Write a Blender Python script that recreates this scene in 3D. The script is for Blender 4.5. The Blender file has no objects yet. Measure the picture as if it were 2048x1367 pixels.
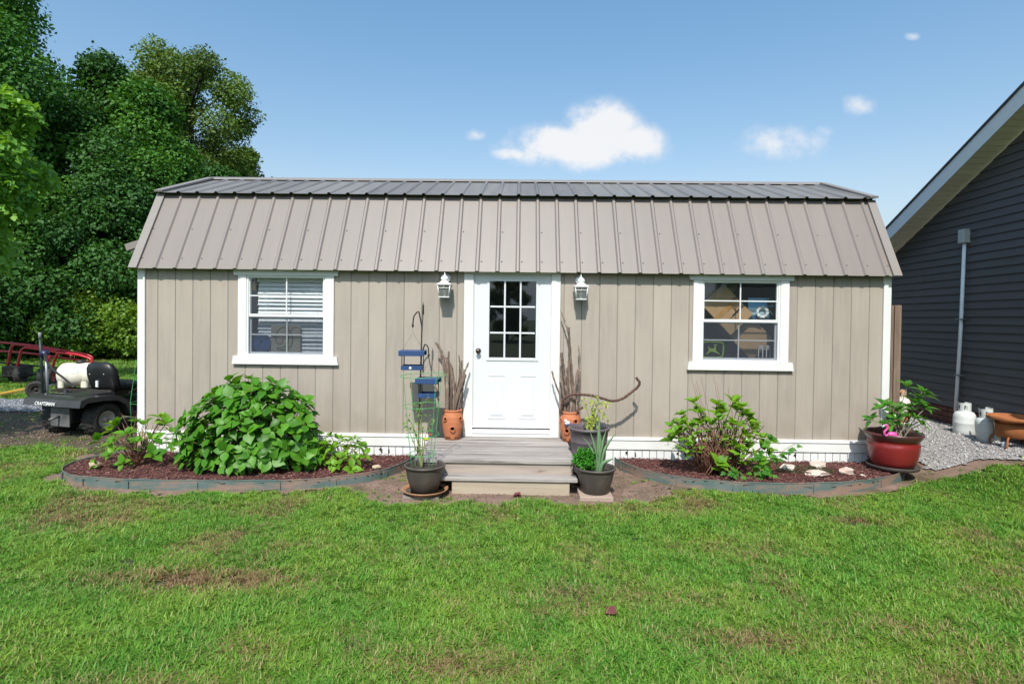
import bpy, math, random
import numpy as np
from mathutils import Vector, Matrix, noise as mnoise

random.seed(7); RNG = np.random.default_rng(7)
SC = bpy.context.scene
COL = SC.collection
R = math.radians
PI = math.pi

# ------------------------------------------------------------------ camera
cam = bpy.data.cameras.new('camera'); camo = bpy.data.objects.new('camera', cam); COL.objects.link(camo)
yaw, pitch, roll = R(0.8), R(-0.9), R(0.68)
f = Vector((-math.sin(yaw)*math.cos(pitch), math.cos(yaw)*math.cos(pitch), math.sin(pitch)))
r = Vector((math.cos(yaw), math.sin(yaw), 0)); u = r.cross(f)
r2 = r*math.cos(roll)+u*math.sin(roll); u2 = u*math.cos(roll)-r*math.sin(roll)
m = Matrix((r2, u2, -f)).transposed().to_4x4(); m.translation = Vector((0, -6.57, 1.66))
camo.matrix_world = m
cam.sensor_width = 36; cam.lens = 1150/2048*36; cam.shift_y = -0.0137
cam.clip_start = 0.05; cam.clip_end = 2000
SC.camera = camo

# ------------------------------------------------------------------ sky, clouds, sun, exposure
SUN = Vector((0.10, 1.0, -1.22)).normalized()
W = bpy.data.worlds.new("World"); SC.world = W; W.use_nodes = True
nt = W.node_tree; N = nt.nodes; L = nt.links; N.clear()
def wn(t, **k):
    n = N.new(t)
    for a, b in k.items(): setattr(n, a, b)
    return n
def wm(op, a, b=None, c=None):
    n = N.new('ShaderNodeMath'); n.operation = op
    for i, v in enumerate((a, b, c)):
        if v is None: continue
        if isinstance(v, (int, float)): n.inputs[i].default_value = v
        else: L.new(v, n.inputs[i])
    return n.outputs[0]
sky = wn('ShaderNodeTexSky', sky_type='NISHITA', sun_disc=False)
sky.sun_elevation = R(50.5); sky.sun_rotation = R(185.7); sky.air_density = 1.0; sky.dust_density = 1.6; sky.ozone_density = 1.6
tc = wn('ShaderNodeTexCoord'); sp = wn('ShaderNodeSeparateXYZ'); L.new(tc.outputs['Generated'], sp.inputs[0])
dy = wm('MAXIMUM', sp.outputs[1], 0.05)
U = wm('DIVIDE', sp.outputs[0], dy); V = wm('DIVIDE', sp.outputs[2], dy)
cb = wn('ShaderNodeCombineXYZ'); L.new(U, cb.inputs[0]); L.new(V, cb.inputs[1])
nz = wn('ShaderNodeTexNoise'); nz.inputs['Scale'].default_value = 14; nz.inputs['Detail'].default_value = 9; nz.inputs['Roughness'].default_value = .62
L.new(cb.outputs[0], nz.inputs['Vector'])
blobs = [(.100, .298, .105, .031, 1.15), (.138, .332, .055, .038, 1.1), (.058, .308, .052, .026, 1.05), (.188, .304, .048, .030, 1.0), (-.015, .286, .035, .011, .75),
         (-.08, .318, .022, .012, .62), (.445, .305, .08, .034, .55), (.575, .373, .032, .02, .55), (.663, .49, .014, .008, .5),
         (.52, .33, .03, .014, .36), (.75, .36, .06, .02, .22), (-.9, .6, .2, .05, .3), (1.5, .5, .3, .08, .6), (-2.4, .7, .4, .1, .6)]
mask = None
for (bu, bv, ba, bb, bs) in blobs:
    a = wm('DIVIDE', wm('SUBTRACT', U, bu), ba); b = wm('DIVIDE', wm('SUBTRACT', V, bv), bb)
    d = wm('ADD', wm('MULTIPLY', a, a), wm('MULTIPLY', b, b))
    e = wm('MULTIPLY', wm('EXPONENT', wm('MULTIPLY', d, -0.7)), bs)
    mask = e if mask is None else wm('MAXIMUM', mask, e)
mm = wm('ADD', mask, wm('MULTIPLY', wm('SUBTRACT', nz.outputs[0], .5), wm('MULTIPLY', wm('MINIMUM', mask, .6), 3.1)))
mr = wn('ShaderNodeMapRange', interpolation_type='SMOOTHSTEP'); L.new(mm, mr.inputs[0])
mr.inputs[1].default_value = .2; mr.inputs[2].default_value = .85; mr.inputs[3].default_value = 0; mr.inputs[4].default_value = .96
# whiteness: a touch greyer at the flat base of a cloud
mixc = wn('ShaderNodeMix', data_type='RGBA'); L.new(mr.outputs[0], mixc.inputs[0])
tint = wn('ShaderNodeMix', data_type='RGBA', blend_type='MULTIPLY'); tint.inputs[0].default_value = 1
L.new(sky.outputs[0], tint.inputs[6]); tint.inputs[7].default_value = (1.08, 1.38, 1.37, 1)
hz_ = wn('ShaderNodeMapRange', interpolation_type='SMOOTHSTEP'); L.new(sp.outputs[2], hz_.inputs[0]); hz_.inputs[1].default_value = 0; hz_.inputs[2].default_value = .52; hz_.inputs[3].default_value = 1; hz_.inputs[4].default_value = 0
hzm = wn('ShaderNodeMix', data_type='RGBA', blend_type='MULTIPLY'); L.new(hz_.outputs[0], hzm.inputs[0]); L.new(tint.outputs[2], hzm.inputs[6]); hzm.inputs[7].default_value = (1.36, .88, .72, 1)
lo_ = wn('ShaderNodeMapRange', interpolation_type='SMOOTHSTEP'); L.new(sp.outputs[2], lo_.inputs[0]); lo_.inputs[1].default_value = .02; lo_.inputs[2].default_value = .26; lo_.inputs[3].default_value = .92; lo_.inputs[4].default_value = 0
lom = wn('ShaderNodeMix', data_type='RGBA'); L.new(lo_.outputs[0], lom.inputs[0]); L.new(hzm.outputs[2], lom.inputs[6]); lom.inputs[7].default_value = (3.2, 4.25, 5.2, 1)
L.new(lom.outputs[2], mixc.inputs[6])
mixc.inputs[7].default_value = (5.9, 5.95, 6.1, 1)
bg = wn('ShaderNodeBackground'); bg.inputs[1].default_value = 0.148
out = wn('ShaderNodeOutputWorld'); L.new(mixc.outputs[2], bg.inputs[0]); L.new(bg.outputs[0], out.inputs[0])
sun = bpy.data.lights.new('sun', 'SUN'); sun.energy = 4.9; sun.angle = R(.5); sun.color = (1, .955, .88)
so = bpy.data.objects.new('sun', sun); so.rotation_mode = 'QUATERNION'; so.rotation_quaternion = SUN.to_track_quat('-Z', 'Y'); so.location = (-2, -20, 24); COL.objects.link(so)
SC.view_settings.view_transform = 'Standard'; SC.view_settings.look = 'None'; SC.view_settings.gamma = 1
SC.view_settings.exposure = 0.07; SC.view_settings.use_curve_mapping = False
SC.cycles.use_denoising = True
SC.cycles.max_bounces = 8; SC.cycles.transparent_max_bounces = 16; SC.cycles.caustics_reflective = False; SC.cycles.caustics_refractive = False

# ------------------------------------------------------------------ materials
MT = {}
def mat(name, c1, c2=None, scale=8., rough=.7, bump=0., bscale=None, stretch=(1, 1, 1), metal=0., rnd=0., spec=.5,
        detail=6., lo=.35, hi=.65, c3=None, s3=2., l3=.55, h3=.7, coat=0., offs=False, st3=None, bdist=.01):
    if name in MT: return MT[name]
    M = bpy.data.materials.new(name); M.use_nodes = True; MT[name] = M
    n = M.node_tree.nodes; l = M.node_tree.links; P = n['Principled BSDF']
    P.inputs['Roughness'].default_value = rough; P.inputs['Metallic'].default_value = metal
    P.inputs['Specular IOR Level'].default_value = spec; P.inputs['Coat Weight'].default_value = coat
    t = n.new('ShaderNodeTexCoord'); vec = t.outputs['Object']
    oi = n.new('ShaderNodeObjectInfo')
    if offs:
        sc_ = n.new('ShaderNodeVectorMath'); sc_.operation = 'SCALE'; sc_.inputs[0].default_value = (13, 7, 11); l.new(oi.outputs['Random'], sc_.inputs['Scale'])
        ad = n.new('ShaderNodeVectorMath'); ad.operation = 'ADD'; l.new(vec, ad.inputs[0]); l.new(sc_.outputs[0], ad.inputs[1]); vec = ad.outputs[0]
    def nzt(s, st, det=detail):
        mp = n.new('ShaderNodeMapping'); mp.inputs['Scale'].default_value = st; l.new(vec, mp.inputs[0])
        z = n.new('ShaderNodeTexNoise'); z.inputs['Scale'].default_value = s; z.inputs['Detail'].default_value = det; z.inputs['Roughness'].default_value = .6
        l.new(mp.outputs[0], z.inputs['Vector']); return z.outputs[0]
    def rng(src, a, b, c=0., d=1.):
        q = n.new('ShaderNodeMapRange'); l.new(src, q.inputs[0])
        for i, v in enumerate((a, b, c, d)): q.inputs[i+1].default_value = v
        return q.outputs[0]
    c1 = tuple(c1)+(1,)
    col = None
    if c2 is not None:
        mx = n.new('ShaderNodeMix'); mx.data_type = 'RGBA'; mx.inputs[6].default_value = c1; mx.inputs[7].default_value = tuple(c2)+(1,)
        l.new(rng(nzt(scale, stretch), lo, hi), mx.inputs[0]); col = mx.outputs[2]
    if c3 is not None:
        mx = n.new('ShaderNodeMix'); mx.data_type = 'RGBA'
        if col: l.new(col, mx.inputs[6])
        else: mx.inputs[6].default_value = c1
        mx.inputs[7].default_value = tuple(c3)+(1,); l.new(rng(nzt(s3, st3 or (1, 1, 1), 5), l3, h3), mx.inputs[0]); col = mx.outputs[2]
    if rnd > 0:
        hs = n.new('ShaderNodeHueSaturation')
        if col: l.new(col, hs.inputs['Color'])
        else: hs.inputs['Color'].default_value = c1
        l.new(rng(oi.outputs['Random'], 0, 1, 1-rnd, 1+rnd), hs.inputs['Value']); col = hs.outputs[0]
    if col: l.new(col, P.inputs['Base Color'])
    else: P.inputs['Base Color'].default_value = c1
    if bump > 0:
        b = n.new('ShaderNodeBump'); b.inputs['Strength'].default_value = bump; b.inputs['Distance'].default_value = bdist
        l.new(nzt(bscale or scale, stretch), b.inputs['Height']); l.new(b.outputs[0], P.inputs['Normal'])
    return M

def leafmat(name, c1, c2, brown=None, bthr=.8, trans=.35, rough=.45, world_noise=None, attr=False):
    """leaf: colour varies leaf to leaf (object random, or a per-face attribute), light passes through"""
    M = bpy.data.materials.new(name); M.use_nodes = True; MT[name] = M
    n = M.node_tree.nodes; l = M.node_tree.links; P = n['Principled BSDF']; O = n['Material Output']
    if attr:
        at = n.new('ShaderNodeAttribute'); at.attribute_name = 'rnd'; fac = at.outputs['Fac']
    else:
        oi = n.new('ShaderNodeObjectInfo'); fac = oi.outputs['Random']
    mx = n.new('ShaderNodeMix'); mx.data_type = 'RGBA'; mx.inputs[6].default_value = tuple(c1)+(1,); mx.inputs[7].default_value = tuple(c2)+(1,)
    l.new(fac, mx.inputs[0]); col = mx.outputs[2]
    if brown:
        t = n.new('ShaderNodeTexCoord'); z = n.new('ShaderNodeTexNoise'); z.inputs['Scale'].default_value = 2.2 if not attr else 9
        if not attr:
            sc_ = n.new('ShaderNodeVectorMath'); sc_.operation = 'SCALE'; sc_.inputs[0].default_value = (13, 7, 11); l.new(fac, sc_.inputs['Scale'])
            ad = n.new('ShaderNodeVectorMath'); l.new(t.outputs['Object'], ad.inputs[0]); l.new(sc_.outputs[0], ad.inputs[1]); l.new(ad.outputs[0], z.inputs['Vector'])
        else: l.new(t.outputs['Object'], z.inputs['Vector'])
        q = n.new('ShaderNodeMapRange'); l.new(z.outputs[0], q.inputs[0]); q.inputs[1].default_value = bthr-.25; q.inputs[2].default_value = bthr-.12
        m2 = n.new('ShaderNodeMix'); m2.data_type = 'RGBA'; l.new(q.outputs[0], m2.inputs[0]); l.new(col, m2.inputs[6]); m2.inputs[7].default_value = tuple(brown)+(1,); col = m2.outputs[2]
    l.new(col, P.inputs['Base Color']); P.inputs['Roughness'].default_value = rough; P.inputs['Specular IOR Level'].default_value = .4
    tr = n.new('ShaderNodeBsdfTranslucent'); g = n.new('ShaderNodeMix'); g.data_type = 'RGBA'; g.blend_type = 'MULTIPLY'; g.inputs[0].default_value = 1
    l.new(col, g.inputs[6]); g.inputs[7].default_value = (1.5, 1.35, .5, 1); l.new(g.outputs[2], tr.inputs['Color'])
    ms = n.new('ShaderNodeMixShader'); ms.inputs[0].default_value = trans; l.new(P.outputs[0], ms.inputs[1]); l.new(tr.outputs[0], ms.inputs[2]); l.new(ms.outputs[0], O.inputs[0])
    return M

def glassmat(name, tint, dirt, dirtcol, refl=1.45):
    M = bpy.data.materials.new(name); M.use_nodes = True; MT[name] = M
    n = M.node_tree.nodes; l = M.node_tree.links; O = n['Material Output']; n.remove(n['Principled BSDF'])
    tr = n.new('ShaderNodeBsdfTransparent'); tr.inputs[0].default_value = tuple(tint)+(1,)
    gl = n.new('ShaderNodeBsdfGlossy'); gl.inputs['Roughness'].default_value = .015
    lw = n.new('ShaderNodeLayerWeight'); lw.inputs['Blend'].default_value = .5; p5 = n.new('ShaderNodeMath'); p5.operation = 'POWER'; l.new(lw.outputs['Facing'], p5.inputs[0]); p5.inputs[1].default_value = 4; fr = n.new('ShaderNodeMath'); fr.operation = 'MULTIPLY_ADD'; l.new(p5.outputs[0], fr.inputs[0]); fr.inputs[1].default_value = .9 if refl > 1.1 else 0.; fr.inputs[2].default_value = ((refl-1)/(refl+1))**2*1.6
    ms = n.new('ShaderNodeMixShader'); l.new(fr.outputs[0], ms.inputs[0]); l.new(tr.outputs[0], ms.inputs[1]); l.new(gl.outputs[0], ms.inputs[2])
    df = n.new('ShaderNodeBsdfDiffuse'); df.inputs[0].default_value = tuple(dirtcol)+(1,)
    m2 = n.new('ShaderNodeMixShader'); m2.inputs[0].default_value = dirt; l.new(ms.outputs[0], m2.inputs[1]); l.new(df.outputs[0], m2.inputs[2]); l.new(m2.outputs[0], O.inputs[0])
    return M

siding = mat('siding_paint', (.372, .318, .273), (.322, .276, .238), 2.2, .72, .35, 16, (10, 10, .8), rnd=.035, offs=True, c3=(.40, .345, .295), s3=.6, l3=.42, h3=.7, bdist=.004)
def splash(M, z0, z1, col, amt):
    """rain-splashed dirt: a noisy band low on the boards"""
    n = M.node_tree.nodes; l = M.node_tree.links; P = n['Principled BSDF']; src = P.inputs['Base Color'].links[0].from_socket
    t = n.new('ShaderNodeTexCoord'); sx = n.new('ShaderNodeSeparateXYZ'); l.new(t.outputs['Object'], sx.inputs[0]); nz_ = n.new('ShaderNodeTexNoise'); nz_.inputs['Scale'].default_value = 3.5; nz_.inputs['Detail'].default_value = 7; l.new(t.outputs['Object'], nz_.inputs['Vector'])
    a = n.new('ShaderNodeMapRange'); l.new(sx.outputs[2], a.inputs[0]); a.inputs[1].default_value = z1; a.inputs[2].default_value = z0; b = n.new('ShaderNodeMath'); b.operation = 'MULTIPLY'; l.new(a.outputs[0], b.inputs[0]); q = n.new('ShaderNodeMapRange'); l.new(nz_.outputs[0], q.inputs[0]); q.inputs[1].default_value = .35; q.inputs[2].default_value = .65; q.inputs[4].default_value = amt; l.new(q.outputs[0], b.inputs[1])
    m_ = n.new('ShaderNodeMix'); m_.data_type = 'RGBA'; l.new(b.outputs[0], m_.inputs[0]); l.new(src, m_.inputs[6]); m_.inputs[7].default_value = tuple(col)+(1,); l.new(m_.outputs[2], P.inputs['Base Color'])
splash(siding, .28, .95, (.24, .20, .15), .55)
groove = mat('siding_groove', (.235, .21, .18), rough=.8)
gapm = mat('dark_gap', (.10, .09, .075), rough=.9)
white = mat('white_paint', (.73, .73, .72), (.69, .685, .665), 5, .5, .06, 30, c3=(.64, .63, .56), s3=1.7, l3=.62, h3=.85)
vinyl = mat('white_vinyl', (.74, .74, .745), (.71, .71, .70), 4, .35)
doorp = mat('door_enamel', (.66, .665, .69), (.645, .65, .675), 2, .38)
roofm = mat('roof_metal', (.218, .186, .170), (.206, .176, .161), 2.5, .45, .02, 20, (5, .6, .6), rnd=.045, spec=.4, c3=(.192, .171, .158), s3=2, l3=.5, h3=.95, st3=(4, 1, 1))
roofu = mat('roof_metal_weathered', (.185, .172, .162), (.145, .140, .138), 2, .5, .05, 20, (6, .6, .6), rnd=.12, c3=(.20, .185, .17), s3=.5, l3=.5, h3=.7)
rooft = mat('roof_trim_metal', (.25, .222, .205), (.235, .21, .19), 5, .42)
ringlass = glassmat('window_glass', (.95, .965, .97), .02, (.3, .33, .36), 1.5)
doorglass = glassmat('door_glass', (.42, .45, .48), .02, (.1, .11, .12), 1.78)
screen = glassmat('insect_screen', (.80, .81, .83), .07, (.26, .29, .34), 1.01)
lampglass = glassmat('lamp_glass', (.8, .82, .82), .12, (.6, .6, .6), 1.45)
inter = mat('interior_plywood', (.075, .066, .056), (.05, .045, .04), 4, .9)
blindm = mat('blind_plastic', (.80, .81, .83), rough=.45)
deckw = mat('weathered_deck_wood', (.36, .325, .305), (.25, .22, .205), 3.0, .85, .6, 14, (.45, 11, 11), rnd=.14, offs=True, c3=(.12, .10, .09), s3=1.8, l3=.54, h3=.70, st3=(.7, 7, 7))
neww = mat('pale_treated_wood', (.42, .345, .265), (.35, .285, .215), 2.5, .8, .3, 12, (.5, 9, 9), rnd=.05, offs=True, c3=(.30, .22, .15), s3=2.2, l3=.66, h3=.76, st3=(.7, 5, 5))
terra = mat('terracotta', (.50, .175, .080), (.44, .14, .06), 9, .75, .1, 40, c3=(.54, .23, .12), s3=4, l3=.5, h3=.75)
potd = mat('dark_plastic', (.060, .050, .048), (.085, .070, .062), 6, .5, .08, 40, (1, 1, .3), c3=(.14, .105, .08), s3=7, l3=.55, h3=.8)
potp = mat('purple_grey_plastic', (.10, .085, .102), (.125, .095, .105), 7, .5, .2, 9, (1, 1, .2), c3=(.12, .045, .075), s3=5, l3=.6, h3=.75, st3=(1, 1, 3))
redg = mat('red_glaze', (.235, .018, .018), (.18, .018, .020), 4, .33, .05, 20, coat=.3, c3=(.10, .032, .03), s3=2.4, l3=.5, h3=.75, st3=(.4, .4, 2.4))
soil = mat('potting_soil', (.035, .025, .018), (.06, .045, .033), 30, .95, .8, 60)
dirt = mat('bare_soil', (.155, .100, .075), (.24, .155, .118), 6, .95, .9, 40, c3=(.085, .070, .032), s3=1.6, l3=.48, h3=.64)
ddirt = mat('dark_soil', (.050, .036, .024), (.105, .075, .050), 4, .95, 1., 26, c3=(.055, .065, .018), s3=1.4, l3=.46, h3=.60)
mulchg = mat('mulch_base', (.040, .014, .013), (.09, .03, .026), 40, .95, 1., 60)
gravm = mat('gravel_bed', (.22, .205, .20), (.42, .395, .39), 46, .95, 1., 90, c3=(.12, .085, .06), s3=1.3, l3=.58, h3=.72)
edgm = mat('edging_plastic', (.070, .120, .112), (.125, .155, .148), 5, .65, .1, 30, (1, 1, 1), c3=(.25, .165, .13), s3=2.6, l3=.46, h3=.62, st3=(1, 1, 5))
black = mat('black_metal', (.020, .017, .015), (.035, .028, .022), 20, .5)
bronze = mat('knob_bronze', (.10, .075, .05), rough=.3, metal=.8)
wire = mat('thin_wire', (.10, .085, .065), rough=.6)
blue = mat('blue_paint', (.022, .056, .155), (.03, .068, .18), 6, .45)
greenw = mat('green_wire', (.06, .36, .10), rough=.4)
bark = mat('stick_bark', (.20, .145, .115), (.11, .07, .055), 6, .9, .8, 20, (3, 3, .5), rnd=.22, offs=True, c3=(.38, .31, .24), s3=5, l3=.56, h3=.72)
vine = mat('brown_vine_bark', (.125, .062, .045), (.07, .036, .028), 12, .85, .6, 30)
concrete = mat('paver_concrete', (.40, .29, .24), (.34, .26, .21), 14, .9, .4, 60)
conc2 = mat('grey_paver', (.23, .205, .18), (.17, .15, .13), 14, .9, .4, 60)
clay = mat('glazed_clay', (.42, .22, .12), (.33, .17, .09), 7, .45)
water = mat('dark_water', (.02, .014, .008), rough=.06)
rock = mat('pale_rock', (.62, .54, .49), (.47, .33, .27), 7, .85, .7, 14, rnd=.06)
rockt = mat('tan_rock', (.50, .38, .27), (.42, .32, .24), 9, .85, .5, 16)
hsid = mat('charcoal_vinyl_siding', (.082, .073, .076), (.095, .086, .088), 3, .62, .15, 30, (1, .5, 6), rnd=.05, offs=True)
soff = mat('soffit_vinyl', (.78, .72, .58), (.74, .68, .55), 3, .6, rnd=.04)
fasc = mat('fascia_white', (.68, .70, .74), rough=.5)
shing = mat('dark_shingle', (.035, .035, .04), (.06, .06, .065), 20, .9, .5, 40)
brick = mat('brick_red', (.16, .065, .048), (.11, .045, .035), 8, .9, .4, 40, rnd=.15)
mortar = mat('mortar', (.12, .10, .09), rough=.95)
pvc = mat('grey_conduit', (.80, .82, .88), rough=.45)
tankw = mat('tank_white', (.66, .68, .66), (.60, .62, .60), 5, .35)
tankr = mat('tank_rusty', (.62, .58, .52), (.50, .19, .06), 5, .6, .2, 30, lo=.45, hi=.55, st3=None)
rust = mat('rusty_steel', (.36, .125, .035), (.25, .075, .025), 6, .8, .3, 40, c3=(.42, .40, .36), s3=3, l3=.63, h3=.7)
postw = mat('post_wood', (.25, .18, .135), (.14, .095, .07), 3, .85, .5, 14, (8, 8, .5), rnd=.1, offs=True)
rubber = mat('tyre_rubber', (.018, .017, .017), (.035, .032, .030), 12, .75, .4, 30)
mower = mat('charcoal_body_paint', (.050, .050, .052), (.028, .028, .030), 2.5, .28, coat=.3)
seatm = mat('black_vinyl_seat', (.012, .012, .014), rough=.42)
plate = mat('dusty_steel_plate', (.17, .165, .17), (.06, .06, .065), 5, .6)
rimm = mat('wheel_rim_grey', (.50, .49, .48), (.40, .37, .34), 8, .4)
tankp = mat('translucent_poly', (.74, .70, .60), (.66, .60, .47), 2.2, .45)
redm = mat('red_tube_paint', (.46, .015, .028), rough=.35, coat=.3)
yel = mat('yellow_pipe', (.62, .36, .05), rough=.5)
steel = mat('grey_steel', (.25, .26, .28), rough=.4, metal=.5)
navy = mat('navy_plastic', (.015, .015, .06), rough=.4)
letter = mat('white_lettering', (.75, .75, .75), rough=.5)
card = mat('cardboard', (.46, .29, .15), (.42, .26, .13), 5, .85, rnd=.05)
tape = mat('packing_tape', (.42, .22, .06), rough=.3)
ink = mat('black_ink', (.02, .02, .02), rough=.7)
canvas = mat('linen_canvas', (.36, .31, .24), (.33, .28, .22), 40, .9)
bluep = mat('blue_plate_glaze', (.045, .085, .24), rough=.25)
limeg = mat('lime_green_sign', (.42, .60, .06), rough=.5)
silver = mat('silver_leaf', (.78, .78, .76), rough=.35)
pink = mat('flamingo_pink', (.75, .06, .33), (.66, .12, .35), 8, .4)
stemb = mat('brown_stem', (.13, .050, .032), (.20, .095, .06), 12, .85)
stemg = mat('green_stem', (.16, .22, .06), (.26, .26, .10), 12, .7)
deadl = mat('dead_leaf', (.12, .025, .03), rough=.8)
hyd = leafmat('hydrangea_leaf', (.048, .180, .010), (.125, .335, .024), (.34, .17, .06), .90)
hydy = leafmat('hydrangea_leaf_bright', (.10, .26, .012), (.22, .42, .028), (.20, .10, .04), .90, trans=.4)
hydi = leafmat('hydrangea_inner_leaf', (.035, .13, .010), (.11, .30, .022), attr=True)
gard = leafmat('gardenia_leaf', (.045, .17, .022), (.10, .27, .03), rough=.3)
aloem = mat('aloe_skin', (.12, .215, .105), (.17, .27, .14), 10, .5, c3=(.24, .20, .09), s3=3, l3=.66, h3=.8)
herb = leafmat('parsley_leaf', (.035, .19, .012), (.085, .33, .03), attr=True)
tomato = leafmat('tomato_leaf', (.10, .26, .035), (.20, .36, .05), attr=True)
limel = leafmat('lime_leaf', (.22, .36, .03), (.42, .46, .05), attr=True)
TREEROUGH = dict(rough=.62)
tl_dark = leafmat('tree_leaf_dark', (.018, .075, .012), (.060, .170, .026), attr=True, trans=.28, **TREEROUGH)
tl_mid = leafmat('tree_leaf_mid', (.032, .125, .012), (.095, .245, .030), attr=True, trans=.3, **TREEROUGH)
tl_olive = leafmat('tree_leaf_olive', (.07, .12, .022), (.13, .22, .034), attr=True, trans=.3, **TREEROUGH)
tl_lime = leafmat('tree_leaf_lime', (.11, .28, .028), (.26, .48, .08), attr=True, trans=.35)
tl_brush = leafmat('brush_leaf', (.07, .18, .016), (.21, .33, .040), attr=True, trans=.4)
trunkm = mat('tree_bark', (.07, .055, .042), (.12, .10, .08), 5, .95, .8, 12, (2, 2, .4))

# ------------------------------------------------------------------ helpers
ORG = {}
def tag(o, label=None, cat=None, group=None, kind=None):
    if label: o['label'] = label
    if cat: o['category'] = cat
    if group: o['group'] = group
    if kind: o['kind'] = kind
    return o
def thing(name, label, cat, loc=(0, 0, 0), group=None):
    o = bpy.data.objects.new(name, None); o.location = loc; o.empty_display_size = .1; COL.objects.link(o)
    ORG[o.name] = Vector(loc); return tag(o, label, cat, group)
def link(name, me, m, parent=None):
    if m is not None and len(me.materials) == 0: me.materials.append(m)
    o = bpy.data.objects.new(name, me); COL.objects.link(o)
    if parent is not None: o.parent = parent; ORG[o.name] = ORG.get(parent.name, Vector((0, 0, 0)))
    else: ORG[o.name] = Vector((0, 0, 0))
    return o
class MB:
    def __init__(s): s.v = []; s.f = []; s.sm = []
    def add(s, vs, fs, smooth=False):
        b = len(s.v); s.v += [tuple(v) for v in vs]; s.f += [tuple(b+i for i in q) for q in fs]; s.sm += [smooth]*len(fs); return s
    def box(s, x0, x1, y0, y1, z0, z1):
        vs = [(x, y, z) for z in (z0, z1) for y in (y0, y1) for x in (x0, x1)]
        return s.add(vs, [(0, 2, 3, 1), (4, 5, 7, 6), (0, 1, 5, 4), (2, 6, 7, 3), (0, 4, 6, 2), (1, 3, 7, 5)])
    def bbox(s, x0, x1, y0, y1, z0, z1, b=.004):
        """box with bevelled edges"""
        vs = []; 
        for sx, X in ((-1, x0), (1, x1)):
            for sy, Y in ((-1, y0), (1, y1)):
                for sz, Z in ((-1, z0), (1, z1)):
                    vs += [(X, Y-sy*b, Z-sz*b), (X-sx*b, Y, Z-sz*b), (X-sx*b, Y-sy*b, Z)]
        def i(a, b_, c, k): return (a*4+b_*2+c)*3+k
        fs = []
        for a in (0, 1):
            q = [i(a, 0, 0, 0), i(a, 1, 0, 0), i(a, 1, 1, 0), i(a, 0, 1, 0)]; fs.append(q if a else q[::-1])
            q = [i(0, a, 0, 1), i(1, a, 0, 1), i(1, a, 1, 1), i(0, a, 1, 1)]; fs.append(q[::-1] if a else q)
            q = [i(0, 0, a, 2), i(1, 0, a, 2), i(1, 1, a, 2), i(0, 1, a, 2)]; fs.append(q if a else q[::-1])
        for a in (0, 1):
            for c in (0, 1):
                q = [i(a, c, 0, 0), i(a, c, 1, 0), i(a, c, 1, 1), i(a, c, 0, 1)]; fs.append(q if a != c else q[::-1])
                q = [i(a, 0, c, 0), i(a, 1, c, 0), i(a, 1, c, 2), i(a, 0, c, 2)]; fs.append(q[::-1] if a != c else q)
                q = [i(0, a, c, 1), i(1, a, c, 1), i(1, a, c, 2), i(0, a, c, 2)]; fs.append(q if a != c else q[::-1])
        for a in (0, 1):
            for b_ in (0, 1):
                for c in (0, 1):
                    q = [i(a, b_, c, 0), i(a, b_, c, 1), i(a, b_, c, 2)]; fs.append(q if (a+b_+c) % 2 else q[::-1])
        return s.add(vs, fs)
    def prism(s, poly, y0, y1, ax='Y'):
        """poly of (a,b) in the plane across axis ax, extruded from y0 to y1"""
        n = len(poly)
        def P(a, b, c): return (a, c, b) if ax == 'Y' else ((c, a, b) if ax == 'X' else (a, b, c))
        vs = [P(a, b, y0) for a, b in poly]+[P(a, b, y1) for a, b in poly]
        return s.add(vs, [tuple(range(n)), tuple(range(2*n-1, n-1, -1))]+[((i+1) % n, i, n+i, n+(i+1) % n) for i in range(n)])
    def tube(s, pts, rad, seg=8, cap=True):
        pts = [Vector(p) for p in pts]; n = len(pts)
        if isinstance(rad, (int, float)): rad = [rad]*n
        vs = []; up = None
        for i, p in enumerate(pts):
            d = (pts[min(i+1, n-1)]-pts[max(i-1, 0)])
            d = d.normalized() if d.length > 1e-9 else Vector((0, 0, 1))
            if up is None:
                up = Vector((0, 0, 1)) if abs(d.z) < .9 else Vector((1, 0, 0))
            a = d.cross(up).normalized(); b = a.cross(d).normalized(); up = b
            for k in range(seg):
                t = 2*PI*k/seg; vs.append(p+(a*math.cos(t)+b*math.sin(t))*rad[i])
        fs = [(i*seg+k, i*seg+(k+1) % seg, (i+1)*seg+(k+1) % seg, (i+1)*seg+k) for i in range(n-1) for k in range(seg)]
        if cap: fs += [tuple(range(seg))[::-1], tuple((n-1)*seg+k for k in range(seg))]
        return s.add(vs, fs, True)
    def ring(s, c, R_, r_, seg=40, m=6, tilt=(0, 0)):
        vs = []; fs = []
        for i in range(seg):
            t = 2*PI*i/seg
            for j in range(m):
                a = 2*PI*j/m; q = R_+r_*math.cos(a)
                x, y = q*math.cos(t), q*math.sin(t); vs.append((c[0]+x, c[1]+y, c[2]+r_*math.sin(a)+tilt[0]*x+tilt[1]*y))
        for i in range(seg):
            for j in range(m):
                fs.append((i*m+j, ((i+1) % seg)*m+j, ((i+1) % seg)*m+(j+1) % m, i*m+(j+1) % m))
        return s.add(vs, fs, True)
    def lathe(s, prof, c=(0, 0, 0), seg=40, ax='Z', M=None):
        vs = []; fs = []; n = len(prof)
        for i in range(seg):
            t = 2*PI*i/seg
            for (q, z) in prof:
                x, y = q*math.cos(t), q*math.sin(t)
                p = Vector((x, y, z)) if ax == 'Z' else (Vector((z, x, y)) if ax == 'X' else Vector((x, z, y)))
                if M is not None: p = M @ p
                vs.append((c[0]+p.x, c[1]+p.y, c[2]+p.z))
        for i in range(seg):
            a, b = i*n, ((i+1) % seg)*n
            for j in range(n-1): fs.append((a+j, b+j, b+j+1, a+j+1))
        return s.add(vs, fs, True)
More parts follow.
